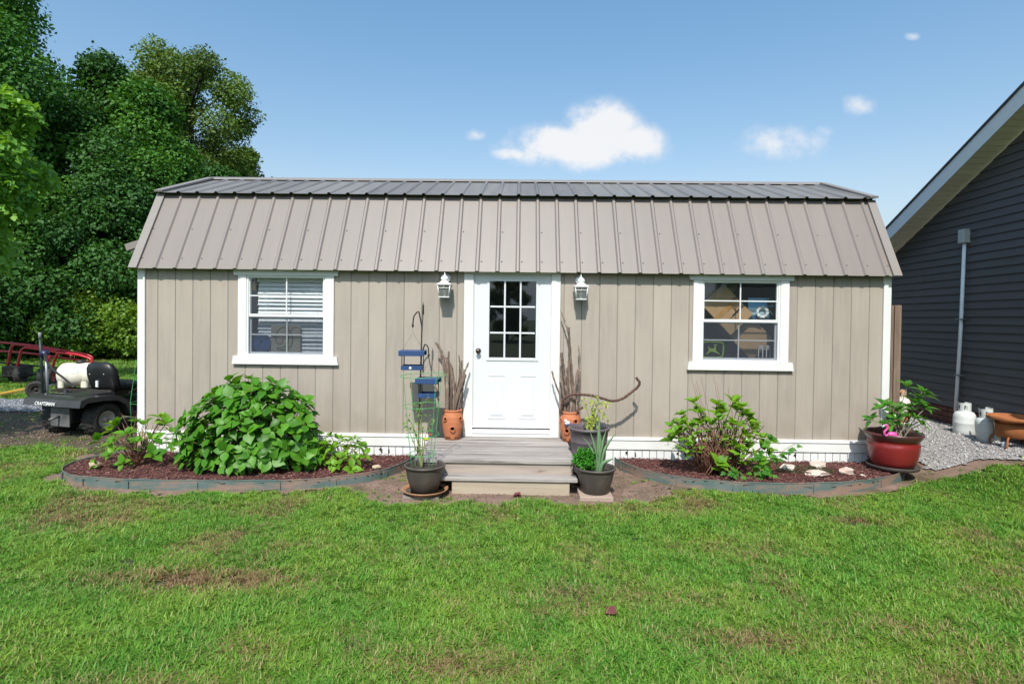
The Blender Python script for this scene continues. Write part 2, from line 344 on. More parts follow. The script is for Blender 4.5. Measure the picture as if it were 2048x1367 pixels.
    def blob(s, c, rad, seed=0, rough=.15, fr=2.5, sub=3):
        import bmesh
        bm = bmesh.new(); bmesh.ops.create_icosphere(bm, subdivisions=sub, radius=1)
        vs = []
        for v in bm.verts:
            k = 1+rough*mnoise.noise(v.co*fr+Vector((seed*7.3, seed, 0)))*2
            vs.append((c[0]+v.co.x*rad[0]*k, c[1]+v.co.y*rad[1]*k, c[2]+v.co.z*rad[2]*k))
        fs = [tuple(q.index for q in fc.verts) for fc in bm.faces]; bm.free(); return s.add(vs, fs, rough < .3)
    def xf(s, M, start=0):
        for i in range(start, len(s.v)): s.v[i] = tuple(M @ Vector(s.v[i]))
        return s
    def build(s, name, m, parent=None, label=None):
        me = bpy.data.meshes.new(name); o_ = ORG.get(parent.name, Vector((0, 0, 0))) if parent is not None else Vector((0, 0, 0))
        me.from_pydata([(a-o_.x, b-o_.y, c-o_.z) for a, b, c in s.v], [], s.f)
        me.polygons.foreach_set('use_smooth', s.sm)
        me.update(); o = link(name, me, m, parent)
        if label: o['label'] = label
        return o
def bulk(name, V_, F_, m, parent=None, rnd=None, smooth=False):
    """large mesh from numpy arrays, faces all of one size; rnd = one random value per face"""
    me = bpy.data.meshes.new(name); o_ = ORG.get(parent.name, Vector((0, 0, 0))) if parent is not None else Vector((0, 0, 0))
    V_ = (np.asarray(V_, dtype=np.float32)-np.array(o_, dtype=np.float32)); k = F_.shape[1]
    me.vertices.add(len(V_)); me.vertices.foreach_set('co', V_.ravel())
    me.loops.add(F_.size); me.loops.foreach_set('vertex_index', F_.ravel().astype(np.int32))
    me.polygons.add(len(F_)); me.polygons.foreach_set('loop_start', np.arange(0, F_.size, k, dtype=np.int32))
    if smooth: me.polygons.foreach_set('use_smooth', np.ones(len(F_), dtype=bool))
    me.update(calc_edges=True)
    if rnd is not None:
        a = me.attributes.new('rnd', 'FLOAT', 'FACE'); a.data.foreach_set('value', np.asarray(rnd, dtype=np.float32))
    return link(name, me, m, parent)

def vnoise(x, y, s=1., seed=0):
    x = np.asarray(x, float)*s+seed*17.3; y = np.asarray(y, float)*s+seed*5.1
    xi = np.floor(x).astype(np.int64); yi = np.floor(y).astype(np.int64); fx = x-xi; fy = y-yi
    def h(a, b):
        v = (a*374761393+b*668265263+seed*1442695) & 0xffffffff; v = ((v ^ (v >> 13))*1274126177) & 0xffffffff
        return ((v ^ (v >> 16)) & 0xffff)/65535.
    fx = fx*fx*(3-2*fx); fy = fy*fy*(3-2*fy)
    return (h(xi, yi)*(1-fx)+h(xi+1, yi)*fx)*(1-fy)+(h(xi, yi+1)*(1-fx)+h(xi+1, yi+1)*fx)*fy
def sst(a): a = np.clip(a, 0, 1); return a*a*(3-2*a)
def H(x, y):
    """ground height: level lawn, rising a little towards the neighbouring house on the right"""
    return .26*sst((np.asarray(x, float)-4.15)/1.35)*sst((np.asarray(y, float)+4.2)/4.)
def inpoly(x, y, poly):
    x = np.asarray(x); y = np.asarray(y); c = np.zeros(x.shape, bool); n = len(poly)
    for i in range(n):
        x1, y1 = poly[i]; x2, y2 = poly[(i+1) % n]
        k = ((y1 > y) != (y2 > y)) & (x < (x2-x1)*(y-y1)/((y2-y1) if y2 != y1 else 1e-9)+x1); c ^= k
    return c
def smoothpath(p, n=8, closed=False):
    p = [Vector(q) for q in p]; out = []; N_ = len(p)
    for i in range(N_ if closed else N_-1):
        g = (lambda k: p[k % N_]) if closed else (lambda k: p[max(0, min(N_-1, k))])
        a, b, c, d = g(i-1), g(i), g(i+1), g(i+2)
        for j in range(n):
            t = j/n; out.append(.5*((2*b)+(c-a)*t+(2*a-5*b+4*c-d)*t*t+(3*b-a-3*c+d)*t**3))
    if not closed: out.append(p[-1])
    return out

# ------------------------------------------------------------------ ground outlines
BEDR = [tuple(p[:2]) for p in smoothpath([(1.10, -.03, 0), (1.15, -.30, 0), (1.36, -.63, 0), (1.78, -.92, 0), (2.48, -1.02, 0), (3.25, -.93, 0), (3.82, -.66, 0), (4.12, -.38, 0), (4.22, -.03, 0)], 6)]
BEDL = [tuple(p[:2]) for p in smoothpath([(-1.16, -.03, 0), (-1.24, -.42, 0), (-1.48, -.84, 0), (-1.99, -1.10, 0), (-2.62, -1.20, 0), (-3.45, -1.24, 0), (-4.10, -1.16, 0), (-4.48, -.98, 0), (-4.68, -.66, 0), (-4.62, -.30, 0), (-4.40, -.03, 0)], 6)]
def grow(poly, d):
    cx = sum(p[0] for p in poly)/len(poly); cy = 0
    return [(cx+(x-cx)*(1+d/1.9), y-d if y < -.2 else y) for x, y in poly]
soil_polys = [grow(BEDR, .085), grow(BEDL, .085),
              [(-1.75, -1.08), (-1.35, -1.38), (-.9, -1.52), (0, -1.44), (.9, -1.46), (1.15, -1.35), (1.5, -1.15), (1.5, 0), (-1.7, 0)],
              [(-9.2, .55), (-7.4, .42), (-6.0, .50), (-5.2, .25), (-5.0, -.05), (-4.75, -.40), (-4.3, -.5), (-4.3, 5.5), (-9.2, 5.5)],
              [(3.9, -.62), (4.5, -.52), (5.2, -.58), (6.4, -.58), (6.4, .3), (4.1, .3)]]
gravR = [(4.28, 5.), (4.25, .55), (4.40, .02), (4.7, -.28), (5.2, -.42), (6.2, -.44), (6.2, 5.)]
gravL = [(-16, 2.75), (-8.6, 2.75), (-7.3, 3.0), (-6.2, 3.1), (-6.2, 4.2), (-8.9, 4.15), (-16, 4.3)]
SHED = [(-4.42, 0), (4.2, 0), (4.2, 3.24), (-4.42, 3.24)]
def wob(x, y): return (vnoise(x, y, 6, 3)-.5)*.16+(vnoise(x, y, 22, 4)-.5)*.08
def insoil(x, y, pad=0.):
    o = np.zeros(np.shape(x), bool); w = wob(x, y)+pad
    for p in soil_polys: o |= inpoly(x+w, y+w*1.3+.02, p)
    return o

def grid(name, xs, ys, fz, m, mask=None, kind='structure', smooth=True):
    X, Y = np.meshgrid(xs, ys); Z = fz(X, Y); nx, ny = len(xs), len(ys)
    V_ = np.stack([X.ravel(), Y.ravel(), Z.ravel()], 1)
    i, j = np.meshgrid(np.arange(nx-1), np.arange(ny-1)); a = (j*nx+i).ravel()
    F_ = np.stack([a, a+1, a+nx+1, a+nx], 1)
    if mask is not None:
        cx = (X[:-1, :-1]+X[1:, 1:])/2; cy = (Y[:-1, :-1]+Y[1:, 1:])/2; F_ = F_[mask(cx, cy).ravel()]
        us = np.unique(F_); rm = -np.ones(len(V_), int); rm[us] = np.arange(len(us)); V_ = V_[us]; F_ = rm[F_]
    o = bulk(name, V_, F_, m, None, smooth=smooth); 
    return tag(o, kind=kind)

lawnm = mat('lawn_ground', (.030, .048, .012), (.060, .070, .024), 3, .95, 1., 60, c3=(.11, .08, .04), s3=.9, l3=.56, h3=.75)
xs = np.concatenate([[-900, -400, -150, -60, -30, -18], np.arange(-12, 12.01, .25), [18, 30, 60, 150, 400, 900]])
ys = np.concatenate([[-900, -300, -100, -40, -20, -12], np.arange(-8, 8.01, .25), [12, 20, 40, 100, 300, 900]])
grid('ground', xs, ys, lambda x, y: H(x, y)+(vnoise(x, y, .8, 9)-.5)*.02, lawnm)
def soilz(x, y): return H(x, y)+.014+(vnoise(x, y, 14, 5)-.5)*.012+(vnoise(x, y, 40, 6)-.5)*.008
grid('bare_soil', np.arange(-9.3, 6.5, .04), np.arange(-1.8, 5.6, .04), soilz, dirt,
     lambda x, y: insoil(x, y) & ~inpoly(x, y, [(-4.3, .2), (4.1, .2), (4.1, 3), (-4.3, 3)]) & ~((x+wob(x, y) < -4.75) & (y > .1+wob(x, y)*3)))
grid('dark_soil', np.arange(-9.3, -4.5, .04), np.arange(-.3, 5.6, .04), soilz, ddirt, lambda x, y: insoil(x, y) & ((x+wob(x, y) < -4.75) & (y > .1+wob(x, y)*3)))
grid('gravel_path', np.arange(4.2, 6.25, .04), np.arange(-.7, 5., .04), lambda x, y: soilz(x, y)+.016, gravm, lambda x, y: inpoly(x+wob(x, y), y+wob(x, y), gravR))
grid('gravel_drive', np.arange(-16, -6, .08), np.arange(2.5, 4.5, .05), lambda x, y: soilz(x, y)+.016, mat('blue_grey_gravel', (.13, .135, .155), (.28, .285, .30), 30, .95, 1., 60), lambda x, y: inpoly(x+wob(x, y), y+wob(x, y), gravL))
def stones(name, n, poly, size, m, seed, zf):
    g = np.random.default_rng(seed); px = [p[0] for p in poly]; py = [p[1] for p in poly]
    x = g.uniform(min(px), max(px), n*3); y = g.uniform(min(py), max(py), n*3); k = inpoly(x+wob(x, y), y+wob(x, y), poly); x = x[k][:n]; y = y[k][:n]; n = len(x)
    s_ = size*g.uniform(.5, 1.4, (n, 1)); base = np.array([(1, 0, 0), (-1, 0, 0), (0, 1, 0), (0, -1, 0), (0, 0, .7), (0, 0, -.7)])
    V_ = base[None]*s_[:, None]*g.uniform(.6, 1.3, (n, 6, 1)); a = g.uniform(0, PI*2, n); ca, sa = np.cos(a)[:, None], np.sin(a)[:, None]
    V_ = np.stack([V_[..., 0]*ca-V_[..., 1]*sa+x[:, None], V_[..., 0]*sa+V_[..., 1]*ca+y[:, None], V_[..., 2]+(zf(x, y)+.004)[:, None]], -1).reshape(-1, 3)
    T = np.array([(0, 2, 4), (2, 1, 4), (1, 3, 4), (3, 0, 4), (2, 0, 5), (1, 2, 5), (3, 1, 5), (0, 3, 5)])
    F_ = (T[None]+6*np.arange(n)[:, None, None]).reshape(-1, 3)
    return bulk(name, V_, F_, m, None, rnd=np.repeat(g.random(n), 8))
def attrmat(name, cols, rough=.85):
    M = bpy.data.materials.new(name); M.use_nodes = True; n = M.node_tree.nodes; l = M.node_tree.links
    at = n.new('ShaderNodeAttribute'); at.attribute_name = 'rnd'; cr = n.new('ShaderNodeValToRGB'); l.new(at.outputs['Fac'], cr.inputs[0])
    el = cr.color_ramp.elements; el[0].color = tuple(cols[0])+(1,); el[1].color = tuple(cols[-1])+(1,)
    for i, c in enumerate(cols[1:-1]): e = el.new((i+1)/(len(cols)-1)); e.color = tuple(c)+(1,)
    l.new(cr.outputs[0], n['Principled BSDF'].inputs['Base Color']); n['Principled BSDF'].inputs['Roughness'].default_value = rough; return M
gst = attrmat('gravel_stone', [(.16, .15, .15), (.30, .285, .28), (.42, .40, .39), (.60, .58, .57)])
tag(stones('gravel_stones', 15000, gravR, .011, gst, 3, lambda x, y: soilz(x, y)+.016), kind='stuff')
tag(stones('gravel_stones', 9000, gravL, .016, attrmat('drive_stone', [(.10, .105, .12), (.22, .23, .25), (.34, .35, .38)]), 5, lambda x, y: soilz(x, y)+.016), kind='stuff')
sst_m = attrmat('soil_crumb', [(.07, .05, .035), (.15, .10, .07), (.22, .15, .11), (.34, .28, .22)])
tag(stones('soil_crumbs', 2400, [(-9., .2), (-4.6, .2), (-4.6, 3.), (-9., 3.)], .014, sst_m, 6, soilz), kind='stuff')
tag(stones('soil_crumbs', 2600, [(-1.75, -1.6), (1.6, -1.6), (1.6, -.2), (-1.75, -.2)], .007, sst_m, 4, soilz), kind='stuff')

# ------------------------------------------------------------------ mulch beds
def bed(poly, seed, xr, name):
    def bz(x, y): return .085+(vnoise(x, y, 7, 8)-.5)*.03+(vnoise(x, y, 30, 2)-.5)*.02
    grid(name, np.arange(xr[0], xr[1], .035), np.arange(-1.3, .02, .035), bz, mulchg, lambda x, y: inpoly(x, y, poly))
    g = np.random.default_rng(seed); n = 13000
    x = g.uniform(xr[0], xr[1], n); y = g.uniform(-1.3, -.02, n); k = inpoly(x, y, [(px*.985+.015*sum(p[0] for p in poly)/len(poly), py*.98) for px, py in poly]); x, y = x[k], y[k]; n = len(x)
    ln = g.uniform(.012, .038, n); wd = g.uniform(.003, .007, n); a = g.uniform(0, 2*PI, n); tilt = g.normal(0, .3, n); th = wd*.5
    base = np.array([(sx, sy, sz) for sz in (-1, 1) for sy in (-1, 1) for sx in (-1, 1)], float)*.5
    B = base[None]*np.stack([ln, wd, th], 1)[:, None]; B[..., 1] *= (1-.5*(base[None, :, 0] > 0))
    ct, st = np.cos(tilt)[:, None], np.sin(tilt)[:, None]; X = B[..., 0]*ct-B[..., 2]*st; Z = B[..., 0]*st+B[..., 2]*ct
    ca, sa = np.cos(a)[:, None], np.sin(a)[:, None]
    V_ = np.stack([X*ca-B[..., 1]*sa+x[:, None], X*sa+B[..., 1]*ca+y[:, None], Z+(bz(x, y)+g.uniform(.003, .013, n))[:, None]], -1).reshape(-1, 3)
    Q = np.array([(0, 2, 3, 1), (4, 5, 7, 6), (0, 1, 5, 4), (2, 6, 7, 3), (0, 4, 6, 2), (1, 3, 7, 5)])
    F_ = (Q[None]+8*np.arange(n)[:, None, None]).reshape(-1, 4)
    tag(bulk('mulch_chips', V_, F_, chipm, None, rnd=np.repeat(g.random(n), 6)), kind='stuff')
chipm = attrmat('mulch_chip', [(.055, .015, .014), (.12, .032, .029), (.165, .046, .041), (.23, .090, .075), (.40, .24, .19)])
bed(BEDL, 11, (-4.75, -1.1), 'mulch_bed'); bed(BEDR, 12, (1.05, 4.3), 'mulch_bed')

# plastic edging: upright strips in segments, notched at the joints
def edging(poly, label, seed):
    g = random.Random(seed); pts = [Vector((x, y, 0)) for x, y in poly]; t = thing('garden_edging', label, 'garden edging', (pts[len(pts)//2].x, pts[len(pts)//2].y, 0), 'plastic edging strips round the mulch beds')
    segs = []; i = 0
    while i < len(pts)-1:
        j = min(i+g.choice([5, 6, 7]), len(pts)-1)
        if len(pts)-1-j < 3: j = len(pts)-1
        mb = MB(); seg = pts[i:j+1]; top = .112+g.uniform(-.006, .008); off = g.uniform(0, .004); vs = []; n = len(seg)
        for k, p in enumerate(seg):
            gi = i+k; d = (pts[min(gi+1, len(pts)-1)]-pts[max(gi-1, 0)]).normalized(); nn = Vector((d.y, -d.x, 0))
            if nn.dot(p-Vector((sum(q.x for q in pts)/len(pts), 0, 0))) < 0: nn = -nn
            tp = top+math.sin(gi*1.7)*.002
            for (o_, z) in ((off, -.02), (off, tp-.006), (off+.004, tp), (off+.010, tp-.002), (off+.010, tp-.008), (off+.007, tp-.012), (off+.007, -.02)):
                vs.append(p+nn*(o_-.002)+Vector((0, 0, z)))
        fs = [(a*7+b, a*7+(b+1) % 7, (a+1)*7+(b+1) % 7, (a+1)*7+b) for a in range(n-1) for b in range(7)]+[tuple(range(7)), tuple((n-1)*7+b for b in range(7))[::-1]]
        mb.add(vs, fs); s_ = mb.build('edging_strip', edgm, t)
        if i > 0:   # overlapping joint clip
            p = pts[i]; d = (pts[i+1]-pts[i-1]).normalized(); c = MB(); c.box(-.028, .028, -.004, .004, .0, top-.02); c.xf(Matrix.Translation(p+Vector((d.y, -d.x, 0))*(-.014 if Vector((d.y, -d.x, 0)).dot(Vector((0, -1, 0))) < 0 else .014)) @ Matrix.Rotation(math.atan2(d.y, d.x), 4, 'Z')); c.build('joint_clip', edgm, t)
        i = j
    return t
edging(BEDL, 'weathered green plastic edging round the mulch bed left of the steps', 1)
edging(BEDR, 'weathered green plastic edging round the mulch bed right of the steps', 2)

# ------------------------------------------------------------------ the shed
X0, X1 = -4.40, 4.185
shed = thing('shed', 'long taupe barn-roofed garden shed with white door and two windows', 'shed', (-.1, 0, 0))
WINS = [(-3.14, -2.233), (2.058, 2.942)]
# grooved siding: one board every 8 inches, recessed joint between
gx = [-4.175+.2032*k for k in range(-2, 43)]
holes = [(-3.16, -2.213, 1.185, 2.14), (2.04, 2.962, 1.185, 2.14), (-.56, .38, .20, 2.19)]
for k in range(len(gx)-1):
    a, b = max(gx[k]+.0035, X0+.06), min(gx[k+1]-.0035, X1-.06)
    if b-a < .02: continue
    mb = MB(); mb2 = MB(); cuts = sorted({a, b}|{h for hh in holes for h in hh[:2] if a < h < b})
    for c0, c1 in zip(cuts[:-1], cuts[1:]):
        zs = [(.30, 2.30)]; mid = (c0+c1)/2
        for h in holes:
            if h[0] < mid < h[1]: zs = [(.30, h[2]), (h[3], 2.30)] if h[2] > .3 else [(h[3], 2.30)]
        for z0, z1 in zs:
            tgt = mb2 if (z0 > 2 and (len(cuts) == 2)) else mb
            if len(cuts) == 2: tgt.bbox(c0, c1, 0, .012, z0, z1, .003)
            else: tgt.box(c0, c1, 0, .012, z0, z1)
    if mb.v: mb.build('siding_board', siding, shed)
    if mb2.v: mb2.build('siding_board', siding, shed)
mb = MB()   # sheathing behind the joints
for (a, b, c, d) in ((X0+.02, -3.16, .3, 2.3), (-2.213, -.56, .3, 2.3), (.38, 2.04, .3, 2.3), (2.962, X1-.02, .3, 2.3), (-3.16, -2.213, .3, 1.185), (2.04, 2.962, .3, 1.185), (-3.16, -2.213, 2.14, 2.3), (2.04, 2.962, 2.14, 2.3), (-.56, .38, 2.19, 2.3)):
    mb.box(a, b, .0065, .07, c, d)
mb.build('front_wall_frame', groove, shed)
LY, LZ = -.10, 2.185; KY, KZ = .42, 3.12; RY, RZ = 1.62, 3.60; DEP = 3.24
gab = [(.02, .28), (DEP-.02, .28), (DEP-.02, 2.25), (DEP-KY-.02, KZ-.04), (RY, RZ-.05), (KY+.02, KZ-.04), (.02, 2.25)]
MB().prism(gab, X0, X0+.06, 'X').build('gable_wall', siding, shed); MB().prism(gab, X1-.06, X1, 'X').build('gable_wall', siding, shed)
MB().box(X0+.06, X1-.06, DEP-.06, DEP-.01, .28, 2.3).build('back_wall', siding, shed)
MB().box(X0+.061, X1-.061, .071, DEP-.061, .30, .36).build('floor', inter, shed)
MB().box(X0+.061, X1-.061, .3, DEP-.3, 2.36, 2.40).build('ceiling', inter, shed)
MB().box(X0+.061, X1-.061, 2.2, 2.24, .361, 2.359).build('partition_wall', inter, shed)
# corner posts, skirt board and lip
for a, b in ((X0, X0+.085), (X1-.085, X1)): MB().bbox(a, b, -.022, -.001, .26, 2.24, .003).build('corner_trim', white, shed)
for a, b in ((X0, -1.012), (.548, X1)):
    MB().prism([(-.034, .297), (-.030, .322), (-.001, .328), (-.001, .297)], a-.002, b, 'X').build('skirt_lip', white, shed)
    MB().bbox(a, b, -.024, -.001, .188, .296, .003).build('skirt_board', white, shed)
g = random.Random(5); k = 0; x = X0
while x < X1-.02:
    w = .083
    if not (-1.05 < x+w/2 < .58):
        mb = MB(); a, b = x+.004, min(x+w-.002, X1)
        q = g.random()
        if q < .16 and x > -2.2: poly = [(a, .0), (b, .0), (b, .12), (b-.012, .115), (b-.008, .135), (b-.026, .130), (b-.02, .155), (b-.004, .165), (b, .187), (a, .187)]
        elif q < .28 and x > -2.2: poly = [(a, .0), (b, .0), (b, .187), (a, .187), (a, .15), (a+.014, .148), (a+.008, .125), (a+.018, .11), (a+.004, .10), (a, .09)]
        else: poly = [(a, .0), (b, .0), (b, .187), (a, .187)]
        if q > .75: poly = [(px, min(pz, .178)) for px, pz in poly]
        mb.prism(poly, -.008-g.random()*.003, -.002); mb.build('skirting_slat', vinyl, shed)
    x += w
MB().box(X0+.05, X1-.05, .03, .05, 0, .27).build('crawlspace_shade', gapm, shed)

# ribbed metal roof: three-foot sheets with four ribs each
def sheet(xa, xb, ya, za, yb, zb, m, name, seed, jag=.0):
    """ribbed sheet going up the slope from (ya,za) to (yb,zb); ribs at fixed pitch"""
    d = Vector((0, yb-ya, zb-za)); Ln = d.length; d.normalize(); nrm = Vector((0, -d.z, d.y))
    prof = [(xa, 0)]; k = math.ceil((xa+4.149-.0001)/.2286)
    while -4.149+.2286*k < xb-.02:
        c = -4.149+.2286*k
        if c-.026 > xa: prof += [(c-.026, 0), (c-.011, .019), (c+.011, .019), (c+.026, 0)]
        else: prof = [(c-.011, .019), (c+.011, .019), (c+.026, 0)]
        k += 1
    prof.append((xb, 0)); vs = []; n = len(prof)
    for (s_, off) in ((0, 0), (Ln, 0), (0, -.002), (Ln, -.002)):
        for (px, pn) in prof: vs.append(Vector((px, ya, za))+d*s_+nrm*(pn+off))
    fs = [(i, i+1, n+i+1, n+i) for i in range(n-1)]+[(2*n+i+1, 2*n+i, 3*n+i, 3*n+i+1) for i in range(n-1)]+[(i+1, i, 2*n+i, 2*n+i+1) for i in range(n-1)]
    o = MB().add(vs, fs).build(name, m, shed)
    return o, d, nrm, Ln
RXa, RXb = -4.42, 4.215
edges = [RXa]+[-4.149+.2286*(4*k+2)-.028 for k in range(0, 9)]+[RXb]
for i in range(len(edges)-1):
    a, b = edges[i], edges[i+1]
    o, d, nrm, Ln = sheet(a, b, LY, LZ, KY, KZ, roofm, 'roof_panel', i)
    mb = MB()
    k0 = math.ceil((a+4.149)/.2286)
    for frac in (.13, .52):
        for k in range(k0, k0+5):
            c = -4.149+.2286*k+.045
            if a+.04 < c < b-.04 and (frac < .2 or k % 2):
                p = Vector((c, LY, LZ))+d*(frac*Ln); n_ = len(mb.v); mb.lathe([(0, .008), (.005, .007), (.007, .002), (.011, 0)], (0, 0, 0), 6, M=nrm.to_track_quat('Z', 'X').to_matrix()); mb.xf(Matrix.Translation(p+nrm*.0005), n_)
    if mb.v: mb.build('roof_screws', mat('screw_head', (.13, .12, .11), rough=.5), o)['kind'] = 'stuff'
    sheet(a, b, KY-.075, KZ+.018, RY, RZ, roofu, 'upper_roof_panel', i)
    sheet(a, b, DEP-LY, LZ, DEP-KY, KZ, roofm, 'rear_roof_panel', i); sheet(a, b, DEP-KY+.04, KZ+.018, RY, RZ, roofm, 'rear_upper_roof_panel', i)
MB().prism([(RY-.13, RZ-.028), (RY-.125, RZ-.022), (RY, RZ+.036), (RY+.125, RZ-.022), (RY+.13, RZ-.028), (RY, RZ+.030)], RXa-.01, RXb+.01, 'X').build('ridge_cap', rooft, shed)
for xa, xb in ((RXa-.02, RXa+.075), (RXb-.075, RXb+.02)):   # folded trim down each gable edge
    for (ya, za, yb, zb) in ((LY-.005, LZ-.006, KY, KZ), (KY-.08, KZ+.02, RY-.10, RZ-.02), (DEP-LY+.005, LZ-.006, DEP-KY, KZ), (DEP-KY+.045, KZ+.02, RY+.10, RZ-.02)):
        d = Vector((0, yb-ya, zb-za)).normalized(); nrm = Vector((0, -d.z, d.y)) if ya < yb else Vector((0, d.z, -d.y))
        if nrm.z < 0: nrm = -nrm
        vs = []
        for (y_, z_) in ((ya, za), (yb, zb)):
            for x_ in (xa, xb):
                for o_ in (.004, .026): vs.append(Vector((x_, y_, z_))+nrm*o_)
        MB().add(vs, [(0, 2, 3, 1), (4, 5, 7, 6), (0, 4, 6, 2), (1, 3, 7, 5), (0, 1, 5, 4), (2, 6, 7, 3)]).build('rake_trim', rooft, shed)
MB().box(X0+.01, X1-.01, -.07, .0, 2.215, 2.235).build('eave_board', gapm, shed)
MB().prism([(KY+.006, KZ-.03), (KY+.06, KZ-.03), (KY+.06, KZ+.063), (KY+.006, KZ+.042)], RXa-.005, RXb+.005, 'X').build('knee_flashing', gapm, shed)
MB().add([(X0, .055, 2.20), (X1, .055, 2.20), (X1, KY+.03, KZ-.03), (X0, KY+.03, KZ-.03), (X0, .075, 2.20), (X1, .075, 2.20), (X1, KY+.05, KZ-.03), (X0, KY+.05, KZ-.03)],
         [(0, 1, 2, 3), (7, 6, 5, 4), (0, 4, 5, 1), (3, 2, 6, 7)]).build('roof_deck', gapm, shed)
aw = MB().prism([(-5.33, 2.60), (-4.45, 2.88), (-4.45, 2.80), (-5.30, 2.515)], 1.1, 2.2).build('side_awning', rooft, shed)
MB().prism([(-5.28, 2.51), (-4.45, 2.79), (-4.45, 2.50)], 1.13, 1.16).build('awning_fascia', white, aw)

# windows
def window(xa, xb):
    z0, z1 = 1.20, 2.125
    fr = MB().bbox(xa-.097, xa-.001, -.024, -.001, z0+.001, z1-.001, .003).build('window_trim', white, shed); MB().bbox(xb+.001, xb+.1, -.024, -.001, z0+.001, z1-.001, .003).build('window_trim', white, shed)
    MB().prism([(xa-.149, 2.196), (xb+.154, 2.196), (xb+.144, z1), (xa-.139, z1)], -.034, -.001).build('window_head', white, fr)
    MB().prism([(xa-.144, z0), (xb+.142, z0), (xb+.157, 1.108), (xa-.156, 1.108)], -.040, -.001).build('window_sill', white, fr)
    f_ = MB()
    f_.box(xa, xa+.022, -.014, .06, z0, z1).box(xb-.022, xb, -.014, .06, z0, z1).box(xa+.022, xb-.022, -.014, .06, z1-.022, z1).box(xa+.022, xb-.022, -.016, .06, z0, z0+.024)
    wn_ = f_.build('window', vinyl, shed)
    a, b = xa+.022, xb-.022; mid = (a+b)/2
    s_ = MB(); s_.box(a, b, .000, .020, 1.648, 1.684); s_.box(a, a+.012, .001, .019, 1.684, z1-.022).box(b-.012, b, .001, .019, 1.684, z1-.022).box(a+.012, b-.012, .001, .019, z1-.030, z1-.022); s_.build('upper_sash', vinyl, wn_)
    s_ = MB(); s_.box(a, a+.018, .024, .042, z0+.024, 1.660).box(b-.018, b, .024, .042, z0+.024, 1.660).box(a+.018, b-.018, .024, .042, z0+.024, z0+.046).box(a+.018, b-.018, .024, .042, 1.640, 1.664); s_.build('lower_sash', vinyl, wn_)
    for (x_, y_, p0, p1) in ((mid, .008, 1.684, z1-.03), (mid-.004, .032, z0+.046, 1.64)): MB().box(x_-.007, x_+.007, y_-.004, y_+.004, p0, p1).build('muntin', vinyl, wn_)
    for (y_, z_) in ((.008, 1.893), (.032, 1.447)): MB().box(a+.012, b-.012, y_-.0035, y_+.0035, z_-.0065, z_+.0065).build('muntin', vinyl, wn_)
    for i_, (qa, qb) in enumerate(((a+.012, mid-.007), (mid+.007, b-.012))):
        for (pa, pb, y_) in ((1.684, 1.8865, .0085), (1.8995, z1-.03, .0085), (z0+.046, 1.4405, .0325), (1.4535, 1.64, .0325)): MB().box(qa, qb, y_-.0012, y_+.0012, pa, pb).build('pane', ringlass, wn_)
    MB().box(a+.002, b-.002, -.0035, -.002, z0+.025, 1.655).build('insect_screen', screen, wn_)
    return wn_
for w in WINS: window(*w)

# door
dr = thing  # (door is a part of the shed)
fr = MB().bbox(-.641, -.535, -.026, -.001, .31, 2.176, .003).build('door_trim', white, shed); MB().bbox(.356, .456, -.026, -.001, .31, 2.176, .003).build('door_trim', white, shed)
MB().bbox(-.645, .462, -.030, -.001, 2.177, 2.212, .003).build('door_head', white, fr)
MB().box(-.534, -.528, -.01, .06, .41, 2.17).box(.349, .355, -.01, .06, .41, 2.17).box(-.534, .355, -.01, .06, 2.164, 2.176).build('door_jamb', white, fr)
MB().box(-.534, .355, -.030, .06, .352, .392).build('door_threshold', vinyl, fr); MB().box(-.60, .42, -.022, -.001, .311, .351).build('door_base_board', white, fr)
door = MB(); DX = [(-.527, -.354), (.181, .348)]
door.box(-.527, -.356, .006, .045, .410, 2.162).box(.183, .348, .006, .045, .410, 2.162).box(-.356, .183, .006, .045, 2.091, 2.162).box(-.356, .183, .006, .045, .410, 1.212)
door = door.build('door', doorp, shed)
xs_ = [-.354, -.1765, .003, .181]; zs_ = [1.214, 1.4985, 1.797, 2.089]
mo = MB(); mo.bbox(-.383, -.352, -.004, .0055, 1.18, 2.114, .003).bbox(.180, .209, -.004, .0055, 1.18, 2.114, .003).bbox(-.352, .180, -.004, .0055, 2.088, 2.114, .003).bbox(-.352, .180, -.004, .0055, 1.18, 1.216, .003); mo.build('lite_moulding', doorp, door)
for q in xs_[1:3]: MB().bbox(q-.010, q+.010, .000, .012, 1.216, 2.088, .003).build('muntin', doorp, door)
for i_ in range(3):
    a, b = xs_[i_]+.0102, xs_[i_+1]-.0102
    for q in zs_[1:3]: MB().bbox(a, b, .001, .011, q-.010, q+.010, .003).build('muntin', doorp, door)
    for j_ in range(3): MB().box(xs_[i_]+.002, xs_[i_+1]-.002, .016, .019, zs_[j_]+.003, zs_[j_+1]-.003).build('pane', doorglass, door)
for (a, b) in ((-.362, -.156), (-.004, .201)):
    p = MB()
    def fr_(a_, b_, c_, d_, w_, y0, y1): p.box(a_, b_, y0, y1, d_-w_, d_).box(a_, b_, y0, y1, c_, c_+w_).box(a_, a_+w_, y0, y1, c_+w_, d_-w_).box(b_-w_, b_, y0, y1, c_+w_, d_-w_)
    fr_(a, b, .515, 1.015, .012, .001, .0058)
    p.prism([(a+.028, .548), (b-.028, .548), (b-.028, .982), (a+.028, .982)], .0035, .0058)
    vs = [(a+.028, .0035, .548), (b-.028, .0035, .548), (b-.028, .0035, .982), (a+.028, .0035, .982), (a+.045, -.001, .57), (b-.045, -.001, .57), (b-.045, -.001, .96), (a+.045, -.001, .96)]
    p.add(vs, [(4, 5, 6, 7), (0, 1, 5, 4), (1, 2, 6, 5), (2, 3, 7, 6), (3, 0, 4, 7)])
    p.build('raised_panel', doorp, door)
